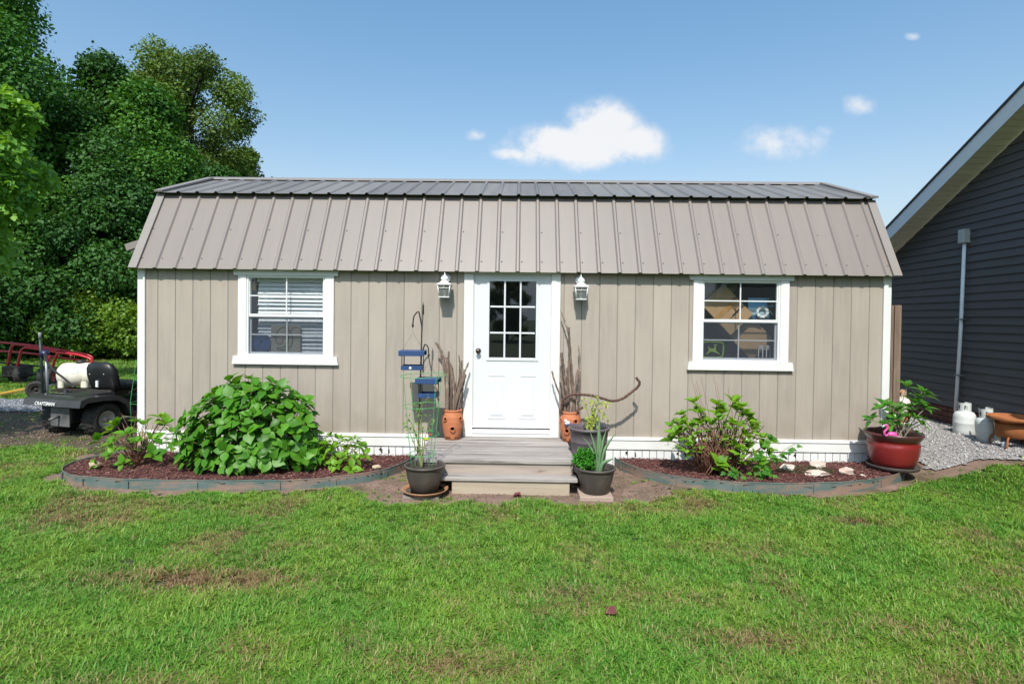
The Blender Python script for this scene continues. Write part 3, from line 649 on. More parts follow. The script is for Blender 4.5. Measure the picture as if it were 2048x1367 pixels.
kn = MB().lathe([(0, -.066), (.018, -.064), (.026, -.055), (.027, -.045), (.018, -.034), (.010, -.026), (.010, -.008), (.030, -.006), (.032, .003)], (-.474, .005, 1.29), 24, 'Y').build('knob', bronze, door)

# ------------------------------------------------------------------ wall lanterns
def lantern(cx, cz, label):
    t = thing('wall_lantern', label, 'wall lamp', (cx, -.02, cz), 'white lanterns beside the door')
    cy = -.125
    MB().lathe([(0, -.012), (.03, -.012), (.052, -.006), (.055, 0), (.05, .018)], (cx, -.019, cz+.085), 24, 'Y').build('wall_plate', vinyl, t)
    MB().tube(smoothpath([(cx, -.025, cz+.085), (cx, -.06, cz+.11), (cx, -.10, cz+.12), (cx, cy, cz+.10)], 5), .011, 8).build('arm', vinyl, t)
    MB().lathe([(0, .145), (.004, .140), (.006, .130), (.003, .124), (.010, .116), (.007, .109), (.016, .105), (.030, .097), (.042, .080), (.044, .064), (.034, .050), (.034, .042)], (cx, cy, cz), 24).build('cap', vinyl, t)
    vs = []
    for (w, z) in ((.082, 0), (.082, .008), (.050, .026), (.034, .044)): vs += [(cx-w, cy-w, cz+z), (cx+w, cy-w, cz+z), (cx+w, cy+w, cz+z), (cx-w, cy+w, cz+z)]
    fs = [(0, 3, 2, 1), (12, 13, 14, 15)]+[(k*4+i, k*4+(i+1) % 4, k*4+4+(i+1) % 4, k*4+4+i) for k in range(3) for i in range(4)]
    MB().add(vs, fs).build('roof', vinyl, t)
    fm = MB(); wt, wb, h = .070, .052, .132
    for sx in (-1, 1):
        for sy in (-1, 1): fm.tube([(cx+sx*wt, cy+sy*wt, cz-.001), (cx+sx*wb, cy+sy*wb, cz-h)], .0055, 6)
    fm.box(cx-wb-.006, cx+wb+.006, cy-wb-.006, cy+wb+.006, cz-h-.008, cz-h+.002)
    q = wt-.006
    for (a_, b_) in (((-1, -1), (1, -1)), ((1, -1), (1, 1)), ((1, 1), (-1, 1)), ((-1, 1), (-1, -1))): fm.tube([(cx+a_[0]*q, cy+a_[1]*q, cz-.036), (cx+b_[0]*q, cy+b_[1]*q, cz-.036)], .004, 6)
    fm.tube([(cx, cy-wt+.001, cz), (cx, cy-wt+.005, cz-.036)], .003, 6)
    fm.build('cage', vinyl, t)
    for (sx, sy) in ((0, -1), (0, 1), (1, 0), (-1, 0)):
        a, b = wt-.007, wb-.006
        if sx == 0: vs = [(cx-a, cy+sy*a, cz-.002), (cx+a, cy+sy*a, cz-.002), (cx+b, cy+sy*b, cz-h), (cx-b, cy+sy*b, cz-h)]
        else: vs = [(cx+sx*a, cy-a, cz-.002), (cx+sx*a, cy+a, cz-.002), (cx+sx*b, cy+b, cz-h), (cx+sx*b, cy-b, cz-h)]
        MB().add(vs+[(x_-sx*.002, y_-sy*.002, z_) for x_, y_, z_ in vs], [(0, 1, 2, 3), (7, 6, 5, 4), (0, 4, 5, 1), (1, 5, 6, 2), (2, 6, 7, 3), (3, 7, 4, 0)]).build('pane', lampglass, t)
    MB().lathe([(0, -.02), (.012, -.024), (.024, -.045), (.028, -.065), (.022, -.085), (.013, -.10), (.012, -.13)], (cx, cy, cz), 20).build('bulb', mat('bulb_glass', (.6, .6, .58), rough=.2), t)
lantern(-.852, 2.03, 'white carriage lantern on the siding left of the door')
lantern(.676, 2.022, 'white carriage lantern on the siding right of the door')

# ------------------------------------------------------------------ things inside the left window
t = thing('window_blind', 'white slatted blind hanging in the left window', 'blind', (-2.65, .11, 1.2))
MB().bbox(-3.07, -2.245, .09, .13, 2.055, 2.10, .004).build('headrail', blindm, t)
me = None
for k in range(18):
    z = 2.03-.0455*k; a = R(57+random.uniform(-4, 4)); skew = random.uniform(-.003, .003); x0 = -3.055-.004*(k % 3)
    c, s_ = math.cos(a)*.025, math.sin(a)*.025
    MB().add([(x0, .11-c, z-s_), (-2.25, .11-c, z-s_+skew), (-2.25, .11+c, z+s_+skew), (x0, .11+c, z+s_)]+[(x0, .11-c, z-s_-.0025), (-2.25, .11-c, z-s_+skew-.0025), (-2.25, .11+c, z+s_+skew-.0025), (x0, .11+c, z+s_-.0025)],
             [(0, 1, 2, 3), (7, 6, 5, 4), (0, 4, 5, 1), (1, 5, 6, 2), (2, 6, 7, 3), (3, 7, 4, 0)]).build('slat', blindm, t)
for x_ in (-2.95, -2.36): MB().tube([(x_, .083, 2.06), (x_, .083, 1.22)], .0012, 5).build('cord', blindm, t)
MB().box(-3.118, -3.09, .08, .12, 1.96, 2.06).build('bracket', card, t)
t = thing('wall_plate', 'round blue glazed plate standing in the lower left of the blind window', 'plate', (-3.03, .07, 1.246))
MB().lathe([(.012, -.004), (.018, -.006), (.05, -.003), (.075, .004), (.110, -.004), (.116, 0), (.108, .006), (.05, .006), (.012, .004), (.012, -.004)], (-3.005, .066, 1.352), 40, 'Y').build('dish', bluep, t)
MB().tube([(-3.05, .060, 1.247), (-2.97, .060, 1.247)], .004, 6).build('stand', black, t)
t = thing('monogram_canvas', 'tan linen canvas with black script letter D behind the left window', 'sign', (-2.72, .06, 1.246))
MB().bbox(-2.888, -2.545, .058, .070, 1.247, 1.555, .002).build('board', canvas, t)
Dp = [(-.085, .02), (-.10, -.03), (-.085, -.07), (-.05, -.075), (-.02, -.05), (-.008, 0), (-.02, .045)]
def script(pts, w): return MB().tube(smoothpath([(-2.715+x_*1.08, .0565, 1.41+z_*1.05, ) for x_, z_ in pts], 8), w, 5)
l_ = script([(-.03, -.01), (-.04, -.06), (-.075, -.068), (-.105, -.03), (-.10, .04), (-.06, .10), (-.01, .115), (.035, .09), (.075, .01), (.065, -.07), (.03, -.115), (-.03, -.135), (-.085, -.125), (-.08, -.108), (-.03, -.11), (.02, -.06), (.035, .02), (.06, .085), (.10, .118), (.125, .115)], .0042)
l_.build('letter', ink, t)

# ------------------------------------------------------------------ things inside the right window
def obox(c, lx, ly, lz, rot, name, m, parent, bev=.004):
    mb = MB().bbox(-lx/2, lx/2, -ly/2, ly/2, -lz/2, lz/2, bev); mb.xf(Matrix.Translation(c) @ rot); return mb.build(name, m, parent)
t = thing('cardboard_box', 'tan cardboard box leaning cornerwise behind the upper left panes of the right window', 'box', (2.45, .4, 1.4))
rb = Matrix.Rotation(R(46), 4, 'Y')
obox((2.42, .30, 1.80), .50, .22, .36, rb, 'carton', card, t)
obox((2.40, .186, 1.79), .05, .004, .34, rb, 'tape_strip', tape, t); obox((2.50, .187, 1.93), .06, .003, .012, Matrix.Rotation(R(-25), 4, 'Y'), 'printed_mark', ink, t)
for k in range(4): obox((2.50+.022*k, .187, 1.745+.022*k), .014, .003, .05, rb, 'printed_mark', ink, t)
for (dx, dz, lx, lz) in ((0, 0, .004, .10), (.10, .10, .004, .10), (.015, .085, .13, .004)): obox((2.485+dx, .1872, 1.72+dz), lx, .002, lz, rb, 'printed_mark', ink, t)
t = thing('cardboard_box', 'brown cardboard box slanting down across the lower right panes of the right window', 'box', (2.75, .45, 1.2))
obox((2.72, .42, 1.50), .50, .22, .36, rb, 'carton', card, t)
for k in range(4): obox((2.545+.024*k, .306, 1.58-.012*k), .003, .003, .09-.012*k, rb, 'printed_mark', ink, t)
t = thing('beach_picture', 'small unframed picture of a blue bay behind the right window', 'picture', (2.83, .5, 1.6))
pm = bpy.data.materials.new('beach_print'); pm.use_nodes = True; n = pm.node_tree.nodes; l = pm.node_tree.links
tcx = n.new('ShaderNodeTexCoord'); sx = n.new('ShaderNodeSeparateXYZ'); l.new(tcx.outputs['Generated'], sx.inputs[0]); cr = n.new('ShaderNodeValToRGB'); l.new(sx.outputs[2], cr.inputs[0])
el = cr.color_ramp.elements; el[0].color = (.03, .05, .09, 1); el[1].color = (.15, .45, .75, 1)
for p_, c_ in ((.2, (.05, .14, .25, 1)), (.3, (.45, .60, .68, 1)), (.5, (.55, .75, .85, 1)), (.62, (.10, .38, .70, 1))): e = el.new(p_); e.color = c_
nz_ = n.new('ShaderNodeTexNoise'); nz_.inputs['Scale'].default_value = 7; mx = n.new('ShaderNodeMix'); mx.data_type = 'RGBA'; mp = n.new('ShaderNodeMath'); mp.operation = 'MULTIPLY'
l.new(tcx.outputs['Generated'], nz_.inputs[0]); l.new(nz_.outputs[0], mp.inputs[0]); l.new(sx.outputs[0], mp.inputs[1]); q = n.new('ShaderNodeMapRange'); l.new(mp.outputs[0], q.inputs[0]); q.inputs[1].default_value = .36; q.inputs[2].default_value = .42
l.new(q.outputs[0], mx.inputs[0]); l.new(cr.outputs[0], mx.inputs[6]); mx.inputs[7].default_value = (.05, .06, .02, 1); l.new(mx.outputs[2], n['Principled BSDF'].inputs['Base Color'])
MB().box(2.68, 2.985, .235, .245, 1.68, 1.94).build('print', pm, t)
t = thing('leaf_wreath', 'small silver wreath hung in front of the bay picture', 'wreath', (2.83, .2, 1.78))
for k in range(22):
    a = 2*PI*k/22; c, s_ = math.cos(a), math.sin(a); rr = .052+.008*(k % 2)
    mb = MB().add([(-.006, 0, -.02), (.006, 0, -.02), (.013, -.004, .004), (0, 0, .028), (-.013, -.004, .004), (0, -.007, 0)], [(0, 1, 5), (1, 2, 5), (2, 3, 5), (3, 4, 5), (4, 0, 5), (4, 3, 2, 1, 0)])
    mb.xf(Matrix.Translation((2.835+c*rr, .21-.004*(k % 3), 1.775+s_*rr)) @ Matrix.Rotation(-a+.5, 4, 'Y')); mb.build('leaf', silver, t)
t = thing('deer_sign', 'lime green rounded sign with a leaping deer in the lower left of the right window', 'sign', (2.24, .08, 1.25))
rp = smoothpath([(2.10, .0, 1.27), (2.095, 0, 1.40), (2.13, 0, 1.425), (2.215, 0, 1.43), (2.31, 0, 1.425), (2.345, 0, 1.40), (2.34, 0, 1.27), (2.30, 0, 1.245), (2.215, 0, 1.24), (2.13, 0, 1.245)], 5, True)
cx_, cz_ = 2.218, 1.335; n_ = len(rp); ring = MB()
vs = [(p.x, .070, p.z) for p in rp]+[(cx_+(p.x-cx_)*.90, .070, cz_+(p.z-cz_)*.88) for p in rp]; vs += [(a, .076, c) for a, b, c in vs]
ring.add(vs, [(i, (i+1) % n_, n_+(i+1) % n_, n_+i) for i in range(n_)]+[(2*n_+(i+1) % n_, 2*n_+i, 3*n_+i, 3*n_+(i+1) % n_) for i in range(n_)]+[((i+1) % n_, i, 2*n_+i, 2*n_+(i+1) % n_) for i in range(n_)]+[(n_+i, n_+(i+1) % n_, 3*n_+(i+1) % n_, 3*n_+i) for i in range(n_)])
ring.build('border', limeg, t)
deer = [(-.070, -.048), (-.052, -.030), (-.040, -.012), (-.040, .006), (-.048, .030), (-.040, .034), (-.030, .012), (.012, .012), (.022, .030), (.018, .044), (.006, .052), (.010, .056), (.024, .054), (.020, .066), (.030, .054), (.060, .060), (.034, .046), (.042, .040), (.030, .034), (.034, .010), (.036, -.014), (.058, -.030), (.076, -.046), (.072, -.050), (.044, -.034), (.022, -.026), (-.006, -.020), (-.024, -.022), (-.042, -.038), (-.064, -.052)]
MB().prism([(cx_+a*1.1, cz_+b*1.1) for a, b in deer], .070, .075).build('deer_figure', limeg, t)
t = thing('folding_chair', 'white slatted chair back showing in the lower right pane of the right window', 'chair', (2.88, .3, 1.2))
for (a, b) in ((2.80, 2.855), (2.885, 2.94)): MB().bbox(a, b, .20, .215, 1.345, 1.385, .003).build('back_panel', vinyl, t)
for x_ in (2.80, 2.848, 2.892, 2.935): MB().tube([(x_, .207, 1.345), (x_-.004, .215, .37)], .006, 6).build('leg', vinyl, t)
MB().box(2.798, 2.94, .205, .212, 1.335, 1.344).build('rail', vinyl, t)

# ------------------------------------------------------------------ wooden steps
t = thing('wooden_steps', 'weathered grey wooden landing and step in front of the white door', 'steps', (-.2, -.6, 0))
ys_ = [-.030-.1335*k for k in range(9)]
for k in range(8):
    y1, y0 = ys_[k]-.006, ys_[k+1]+.006; o = random.uniform(-.006, .006)
    if k == 7: y0 = -1.098
    MB().bbox(-1.006+o, .541+o*.7, y0, y1, .274, .312+random.uniform(-.002, .002), .006).build('deck_board', deckw, t)
MB().bbox(-.985, .522, -1.080, -1.042, .135, .2735, .004).build('riser_board', mat('pinkish_weathered_wood', (.40, .33, .285), (.31, .25, .215), 2.6, .85, .4, 14, (.5, 9, 9), offs=True, c3=(.17, .12, .09), s3=2.2, l3=.62, h3=.74, st3=(.9, 6, 6)), t)
MB().bbox(-.985, -.947, -1.041, -.03, .10, .2735, .004).bbox(.484, .522, -1.041, -.03, .10, .2735, .004).build('side_board', deckw, t)
MB().bbox(-.735, .556, -1.225, -1.0815, .137, .175, .007).build('step_board', deckw, t)
MB().bbox(-.622, .482, -1.207, -1.169, -.01, .1365, .004).build('riser_board', neww, t)
MB().box(-.60, -.56, -1.168, -1.09, 0, .1365).box(.42, .46, -1.168, -1.09, 0, .1365).box(-.95, -.90, -.95, -.90, 0, .2735).box(.43, .48, -.95, -.90, 0, .2735).build('support_block', deckw, t)
nl = MB()
for x_ in (-.95, -.45, .05, .49):
    for y_ in ys_[1:8]: nl.lathe([(0, .0012), (.0035, .001), (.004, 0)], (x_, y_+.035, .3125), 6)
nl.build('nail_heads', black, t)

# ------------------------------------------------------------------ pots
def pot(name, label, c, prof, m, soilz_, soilr, seg=48, group=None, cat='plant pot'):
    t = thing(name, label, cat, c, group); MB().lathe(prof, c, seg).build('body', m, t)
    n_ = 24; vs = [(c[0], c[1], c[2]+soilz_+.008)]+[(c[0]+soilr*math.cos(2*PI*i/n_), c[1]+soilr*math.sin(2*PI*i/n_), c[2]+soilz_) for i in range(n_)]
    MB().add(vs, [(0, 1+i, 1+(i+1) % n_) for i in range(n_)], True).build('soil', soil, t); return t
def potprof(rb, rt, h, lip=.02, lipo=.012, wall=.008):
    return [(0, 0), (rb-.01, 0), (rb, .006), (rb+(rt-rb)*.55, h*.45), (rt-.006, h-lip-.02), (rt-.002, h-lip), (rt+lipo-.002, h-lip+.002), (rt+lipo, h-.006), (rt+lipo-.005, h), (rt-wall, h), (rt-wall-.004, h-.02), (rb+(rt-rb)*.5-wall, h*.4), (0, h*.4)]
LP = (-.872, -1.245, .062); RP = (.722, -1.20, .052)
pot('plant_pot', 'dark brown plastic pot on a clay saucer left of the steps', LP, potprof(.128, .182, .238), potd, .19, .168)
pot('plant_pot', 'dark brown plastic pot holding aloe right of the steps', RP, potprof(.125, .180, .238), potd, .19, .166)
t = thing('pot_saucer', 'wide tan clay saucer with water under the pot left of the steps', 'saucer', (-.865, -1.25, .035))
MB().lathe([(0, .0), (.14, 0), (.165, .006), (.205, .030), (.216, .042), (.212, .046), (.200, .036), (.16, .014), (.0, .010)], (-.865, -1.25, .035), 48).build('dish', clay, t)
MB().lathe([(0, .0), (.182, 0)], (-.865, -1.25, .035+.0255), 40).build('water', water, t)
t = tag(MB().bbox(-1.05, -.72, -1.40, -1.10, .002, .036, .005).build('paver', conc2), 'grey concrete paver under the clay saucer', 'paver')
t = tag(MB().bbox(.562, .868, -1.365, -1.05, .004, .053, .005).build('paver', concrete), 'pinkish concrete paver under the aloe pot', 'paver')
# terracotta strawberry jars with side pockets
def jar(c, label, holes_, rot=0):
    t = thing('strawberry_jar', label, 'clay pot', c, 'terracotta jars of sticks beside the door'); s_ = 1.0
    prof = [(0, 0), (.075, 0), (.082, .008), (.098, .07), (.112, .14), (.117, .20), (.114, .255), (.100, .30), (.096, .308), (.104, .316), (.106, .326), (.100, .333), (.088, .333), (.084, .32), (.09, .27), (.09, .02), (0, .02)]
    import bmesh
    mb = MB().lathe(prof, c, 96); ob = mb.build('jar_body', terra, t)
    bm = bmesh.new(); bm.from_mesh(ob.data); bmesh.ops.subdivide_edges(bm, edges=[e for e in bm.edges if abs(e.verts[0].co.z-e.verts[1].co.z) > .03 and max(e.verts[0].co.xy.length, e.verts[1].co.xy.length) > .0925], cuts=8, use_grid_fill=True)
    kill = []
    for (a_, hz, hr) in holes_:
        d = Vector((math.sin(a_), -math.cos(a_), 0)); ax = d.cross(Vector((0, 0, 1)))
        for fc in bm.faces:
            p = fc.calc_center_median()
            if p.xy.dot(d.xy) > .05 and ((p.dot(ax)/hr)**2+((p.z-hz)/(hr*.85))**2) < 1: kill.append(fc)
    bmesh.ops.delete(bm, geom=list(set(kill)), context='FACES'); bm.to_mesh(ob.data); bm.free()
    for (a_, hz, hr) in holes_:
        d = Vector((math.sin(a_), -math.cos(a_), 0)); ax = d.cross(Vector((0, 0, 1)))
        rr = .1165
        pts = []
        for k in range(25):
            q = 2*PI*k/24; sx_ = math.cos(q)*hr; sz_ = math.sin(q)*hr*.85; out_ = math.sqrt(max(rr*rr-sx_*sx_, 0))+(.010 if sz_ < 0 else -.002)
            pts.append(Vector(c)+d*out_+ax*sx_+Vector((0, 0, hz+sz_)))
        MB().tube(pts, .0055, 6, False).build('pocket_lip', terra, t)
    MB().lathe([(0, 0), (.086, 0)], (c[0], c[1], c[2]+.14), 24).build('soil', soil, t)
    return t
jar((-.742, -.175, .313), 'terracotta strawberry jar of sticks left of the door', [(-.62, .235, .022), (.12, .135, .026), (.95, .24, .022)])
jar((.572, -.185, .313), 'terracotta strawberry jar of sticks right of the door, partly behind the barrel planter', [(.42, .235, .026), (-.4, .13, .026), (-1.2, .24, .022)])

# ------------------------------------------------------------------ sticks in the jars (each its own thing)
def stick(pts, ra, rb_, label, grp='dry sticks standing in the terracotta jars', m=None, kn=True, nm='stick'):
    P_ = smoothpath(pts, 7); n_ = len(P_); rd = []
    for i, p in enumerate(P_):
        k = i/(n_-1); rd.append((ra+(rb_-ra)*k)*(1+.16*math.sin(i*2.1+pts[0][0]*60)))
        if 0 < i < n_-1: P_[i] = p+Vector((math.sin(i*1.3+pts[0][0]*90), math.cos(i*1.7+pts[0][0]*50), 0))*.0022
    mb = MB().tube(P_, rd, 8)
    return tag(mb.build(nm, m or bark), label, 'stick', grp)
JL = (-.742, -.175); JR = (.572, -.185)
left = [
 ([(-.775, -.17, .46), (-.79, -.16, .85), (-.845, -.15, 1.16), (-.885, -.15, 1.30), (-.94, -.16, 1.385)], .018, .013, 'thick stick curving furthest left out of the left jar, top at lantern side'),
 ([(-.80, -.19, .46), (-.815, -.19, .85), (-.84, -.17, 1.05), (-.885, -.15, 1.25)], .013, .006, 'thin stick just below the curved one at the far left of the left jar'),
 ([(-.79, -.21, .46), (-.80, -.21, .80), (-.80, -.18, 1.10), (-.815, -.16, 1.225)], .023, .016, 'thickest pale barked stick at the left front of the left jar'),
 ([(-.76, -.16, .46), (-.765, -.15, .85), (-.79, -.14, 1.08), (-.798, -.14, 1.29)], .014, .010, 'stick rising tallest in the middle of the left jar, flat cut top'),
 ([(-.75, -.19, .46), (-.755, -.19, .80), (-.765, -.17, 1.0), (-.785, -.16, 1.17)], .014, .012, 'dark stick in the shaded middle of the left jar'),
 ([(-.735, -.20, .46), (-.725, -.20, .75), (-.74, -.18, .95), (-.77, -.16, 1.12)], .014, .010, 'pale knobbly stick leaning left from the middle of the left jar'),
 ([(-.725, -.18, .46), (-.70, -.18, .70), (-.735, -.16, 1.0), (-.76, -.15, 1.13)], .012, .008, 'slender stick crossing behind the middle of the left jar'),
 ([(-.72, -.15, .46), (-.70, -.13, .80), (-.672, -.12, 1.05), (-.682, -.12, 1.245)], .010, .006, 'thin upright stick near the right of the left jar'),
 ([(-.71, -.17, .46), (-.68, -.15, .80), (-.655, -.13, 1.05), (-.650, -.12, 1.185)], .013, .010, 'peeling stick beside the thin upright one in the left jar'),
 ([(-.75, -.20, .46), (-.71, -.19, .75), (-.64, -.16, .98), (-.575, -.13, 1.165)], .011, .010, 'straight stick leaning furthest right over the door trim from the left jar'),
 ([(-.735, -.215, .46), (-.70, -.21, .72), (-.64, -.19, .92), (-.60, -.17, 1.035)], .014, .014, 'shorter stick in front leaning right from the left jar'),
 ([(-.705, -.19, .46), (-.67, -.18, .72), (-.63, -.16, .90), (-.61, -.15, 1.0)], .012, .010, 'darker short stick behind the front right one in the left jar'),
]
right = [
 ([(.57, -.17, .46), (.58, -.15, .95), (.565, -.13, 1.30), (.545, -.12, 1.50), (.505, -.11, 1.63), (.458, -.10, 1.755)], .016, .007, 'tallest stick in the right jar, bending left at its top'),
 ([(.585, -.18, .46), (.60, -.17, .85), (.575, -.15, 1.15), (.553, -.14, 1.38), (.548, -.14, 1.575)], .015, .011, 'broken topped stick beside the tallest one in the right jar'),
 ([(.535, -.17, .46), (.53, -.16, .80), (.50, -.14, 1.05), (.478, -.14, 1.20), (.466, -.13, 1.285)], .016, .016, 'thick flat topped stick on the left of the right jar'),
 ([(.53, -.20, .46), (.50, -.19, .75), (.475, -.17, .98), (.452, -.16, 1.13)], .014, .009, 'shorter upright stick at the left edge of the right jar'),
 ([(.51, -.20, .50), (.46, -.19, .78), (.40, -.17, .95), (.36, -.16, 1.085)], .009, .009, 'thin grey stick leaning furthest left across the door trim'),
 ([(.52, -.19, .50), (.475, -.18, .75), (.42, -.17, .90), (.372, -.16, 1.03)], .010, .008, 'second grey stick leaning left just under the furthest one'),
 ([(.60, -.19, .46), (.62, -.18, .80), (.635, -.15, 1.02), (.672, -.13, 1.18), (.655, -.12, 1.385)], .014, .006, 'crooked stick standing furthest right in the right jar'),
 ([(.61, -.20, .46), (.60, -.19, .80), (.64, -.16, 1.0), (.665, -.14, 1.12)], .015, .010, 'stick forking right below the crooked one in the right jar'),
 ([(.56, -.21, .46), (.575, -.21, .75), (.555, -.19, .98), (.548, -.17, 1.20)], .017, .013, 'reddish brown stick at the front middle of the right jar'),
 ([(.55, -.18, .46), (.545, -.18, .75), (.535, -.16, 1.0), (.525, -.15, 1.12)], .012, .009, 'pale stick between the thick and reddish ones in the right jar'),
 ([(.635, -.18, .46), (.655, -.17, .75), (.672, -.15, .95), (.676, -.14, 1.10)], .010, .009, 'slim grey stick at the right edge of the right jar'),
]
for p in left: stick(*p)
for p in right: stick(*p)
stick([(.545, -.19, .50), (.48, -.22, .62), (.47, -.25, .72), (.50, -.27, .80), (.58, -.27, .84), (.70, -.27, .84), (.80, -.27, .83), (.92, -.27, .80), (1.02, -.27, .775), (1.13, -.26, .80), (1.22, -.26, .865), (1.30, -.26, .935), (1.315, -.26, .985), (1.275, -.26, 1.035)], .014, .014,
      'long curling brown vine stem reaching right across the siding from the right jar', 'brown vine stems', vine, nm='curly_branch')
stick([(.62, -.24, .55), (.64, -.26, .66), (.70, -.27, .70)], .017, .014, 'short stub of brown vine poking out over the right jar rim', 'brown vine stems', vine, nm='curly_branch')
# flat bird figurine on the right jar
t = thing('bird_figurine', 'small blue and white bird figurine perched on the right terracotta jar', 'figurine', (.535, -.31, .50))
MB().blob((.528, -.315, .535), (.030, .018, .022), 2, .05).build('body', mat('bird_white', (.7, .74, .8), (.25, .35, .6), 14, .4, lo=.5, hi=.6), t)
MB().blob((.508, -.325, .562), (.016, .013, .014), 3, .03).build('head', mat('bird_white2', (.75, .78, .8), rough=.4), t)
MB().add([(.55, -.31, .54), (.60, -.30, .52), (.60, -.30, .50), (.55, -.32, .515), (.575, -.33, .52)], [(0, 1, 4), (1, 2, 4), (2, 3, 4), (3, 0, 4), (0, 3, 2, 1)]).build('wing', bluep, t)
MB().blob((.515, -.325, .515), (.014, .010, .012), 4, .03).build('breast', bluep, t)

# barrel planter beside the steps
bp = (.705, -.80, .0)
t = pot('barrel_planter', 'tall ribbed purple grey plastic barrel planter right of the steps', bp, [(0, 0), (.130, 0), (.136, .01), (.150, .14), (.153, .145), (.150, .15), (.166, .30), (.170, .306), (.167, .312), (.180, .44), (.185, .446), (.182, .452), (.194, .560), (.207, .562), (.209, .585), (.200, .590), (.188, .588), (.182, .54), (.15, .2), (0, .2)], potp, .50, .175)

# big red glazed pot
rc = (4.02, -.36, .135)
redr = mat('dark_rim_glaze', (.065, .028, .027), (.11, .030, .028), 3, .35, coat=.3)
t = pot('glazed_pot', 'large red glazed pot at the right corner of the shed', rc, [(r__*.83, z__) for r__, z__ in [(0, 0), (.215, 0), (.232, .008), (.262, .06), (.285, .13), (.297, .21), (.298, .25), (.286, .262), (.292, .270), (.286, .280), (.300, .296), (.312, .312), (.300, .305), (.28, .25), (0, .25)]], redg, .285, .236, 64)
MB().lathe([(r__*.83, z__) for r__, z__ in [(.305, .3005), (.328, .330), (.337, .352), (.333, .366), (.318, .364), (.302, .335), (.292, .30)]], rc, 64).build('rim', redr, t)
t = thing('pot_saucer', 'dark round plastic saucer under the big red pot', 'saucer', (4.02, -.36, .10))
MB().lathe([(r__*.83, z__) for r__, z__ in [(0, 0), (.275, 0), (.290, .006), (.305, .038), (.300, .042), (.288, .034), (.28, .015), (0, .015)]], (4.02, -.36, .115), 56).build('dish', potd, t)

# ------------------------------------------------------------------ leaves
def leafmesh(name, w=.5, fold=.16, droop=.18, tip=.12, m=None, n=4, serr=0.):
    """one leaf, unit length along +Y, folded on the midrib, tip drooping"""
    st = [(0, .04), (.12, .58), (.30, .96), (.50, .98), (.70, .66), (.86, .24), (1., 0)]
    vs = []; fs = []
    for (y, k) in st:
        z = -droop*y*y; hw = w*.5*k; vs += [(-hw, y, z+fold*hw), (0, y, z), (hw, y, z+fold*hw)]
    for i in range(len(st)-1):
        a = i*3; fs += [(a, a+1, a+4, a+3), (a+1, a+2, a+5, a+4)]
    me = bpy.data.meshes.new(name); me.from_pydata(vs, [], fs); me.polygons.foreach_set('use_smooth', [True]*len(fs)); me.update(); me.materials.append(m); return me
def orient(d, n):
    d = Vector(d).normalized(); x = d.cross(Vector(n))
    if x.length < 1e-4: x = d.cross(Vector((1, .2, 0)))
    x.normalize(); z = x.cross(d); return Matrix((x, d, z)).transposed()
def put_leaf(me, root, pos, d, n, s, name='leaf'):
    o = bpy.data.objects.new(name, me); COL.objects.link(o); o.parent = root
    M = orient(d, n).to_4x4() @ Matrix.Diagonal((s, s, s, 1)); M.translation = Vector(pos)-ORG[root.name]; o.matrix_local = M; return o
def leaf_arrays(pos, d, nr, size, w=.55, fold=.15):
    """many small folded leaves as one mesh: 6 verts, 4 quads collapsed to 2 quads each"""
    n = len(pos); d = d/np.linalg.norm(d, axis=1, keepdims=True); x = np.cross(d, nr); x /= np.maximum(np.linalg.norm(x, axis=1, keepdims=True), 1e-6); z = np.cross(x, d)
    s = size[:, None]; hw = w*.5
    P_ = [pos, pos+(d*.45+x*hw+z*fold*.5)*s, pos+(d*1.0-z*.12)*s, pos+(d*.45-x*hw+z*fold*.5)*s]
    V_ = np.stack(P_, 1).reshape(-1, 3); b = 4*np.arange(n)[:, None]; F_ = np.concatenate([b+np.array([[0, 1, 2]]), b+np.array([[0, 2, 3]])], 0); return V_, F_

HM = [leafmesh('leaf_a', .72, .25, .22, m=hyd), leafmesh('leaf_b', .64, .35, .35, m=hyd), leafmesh('leaf_c', .78, .15, .12, m=hyd)]
HY = [leafmesh('leaf_d', .70, .25, .18, m=hydy), leafmesh('leaf_e', .60, .35, .30, m=hydy)]
def rosette(root, c, ax, ms, ln, k, g, el=(1.05, 1.5)):
    ax = Vector(ax).normalized(); t1 = ax.cross(Vector((.3, .2, 1))).normalized(); t2 = ax.cross(t1); ph = g.uniform(0, 6.28)
    for i in range(k):
        pair = i//2; th = ph+(i % 2)*PI+pair*PI/2+g.uniform(-.25, .25); e = (.55 if pair == 0 and k > 4 else g.uniform(*el))
        d = ax*math.cos(e)+(t1*math.cos(th)+t2*math.sin(th))*math.sin(e); s = ln*(.62 if (pair == 0 and k > 4) else g.uniform(.85, 1.15))
        put_leaf(g.choice(ms), root, Vector(c)+d*.012, d, ax+Vector((0, 0, .2)), s)
g = random.Random(21)
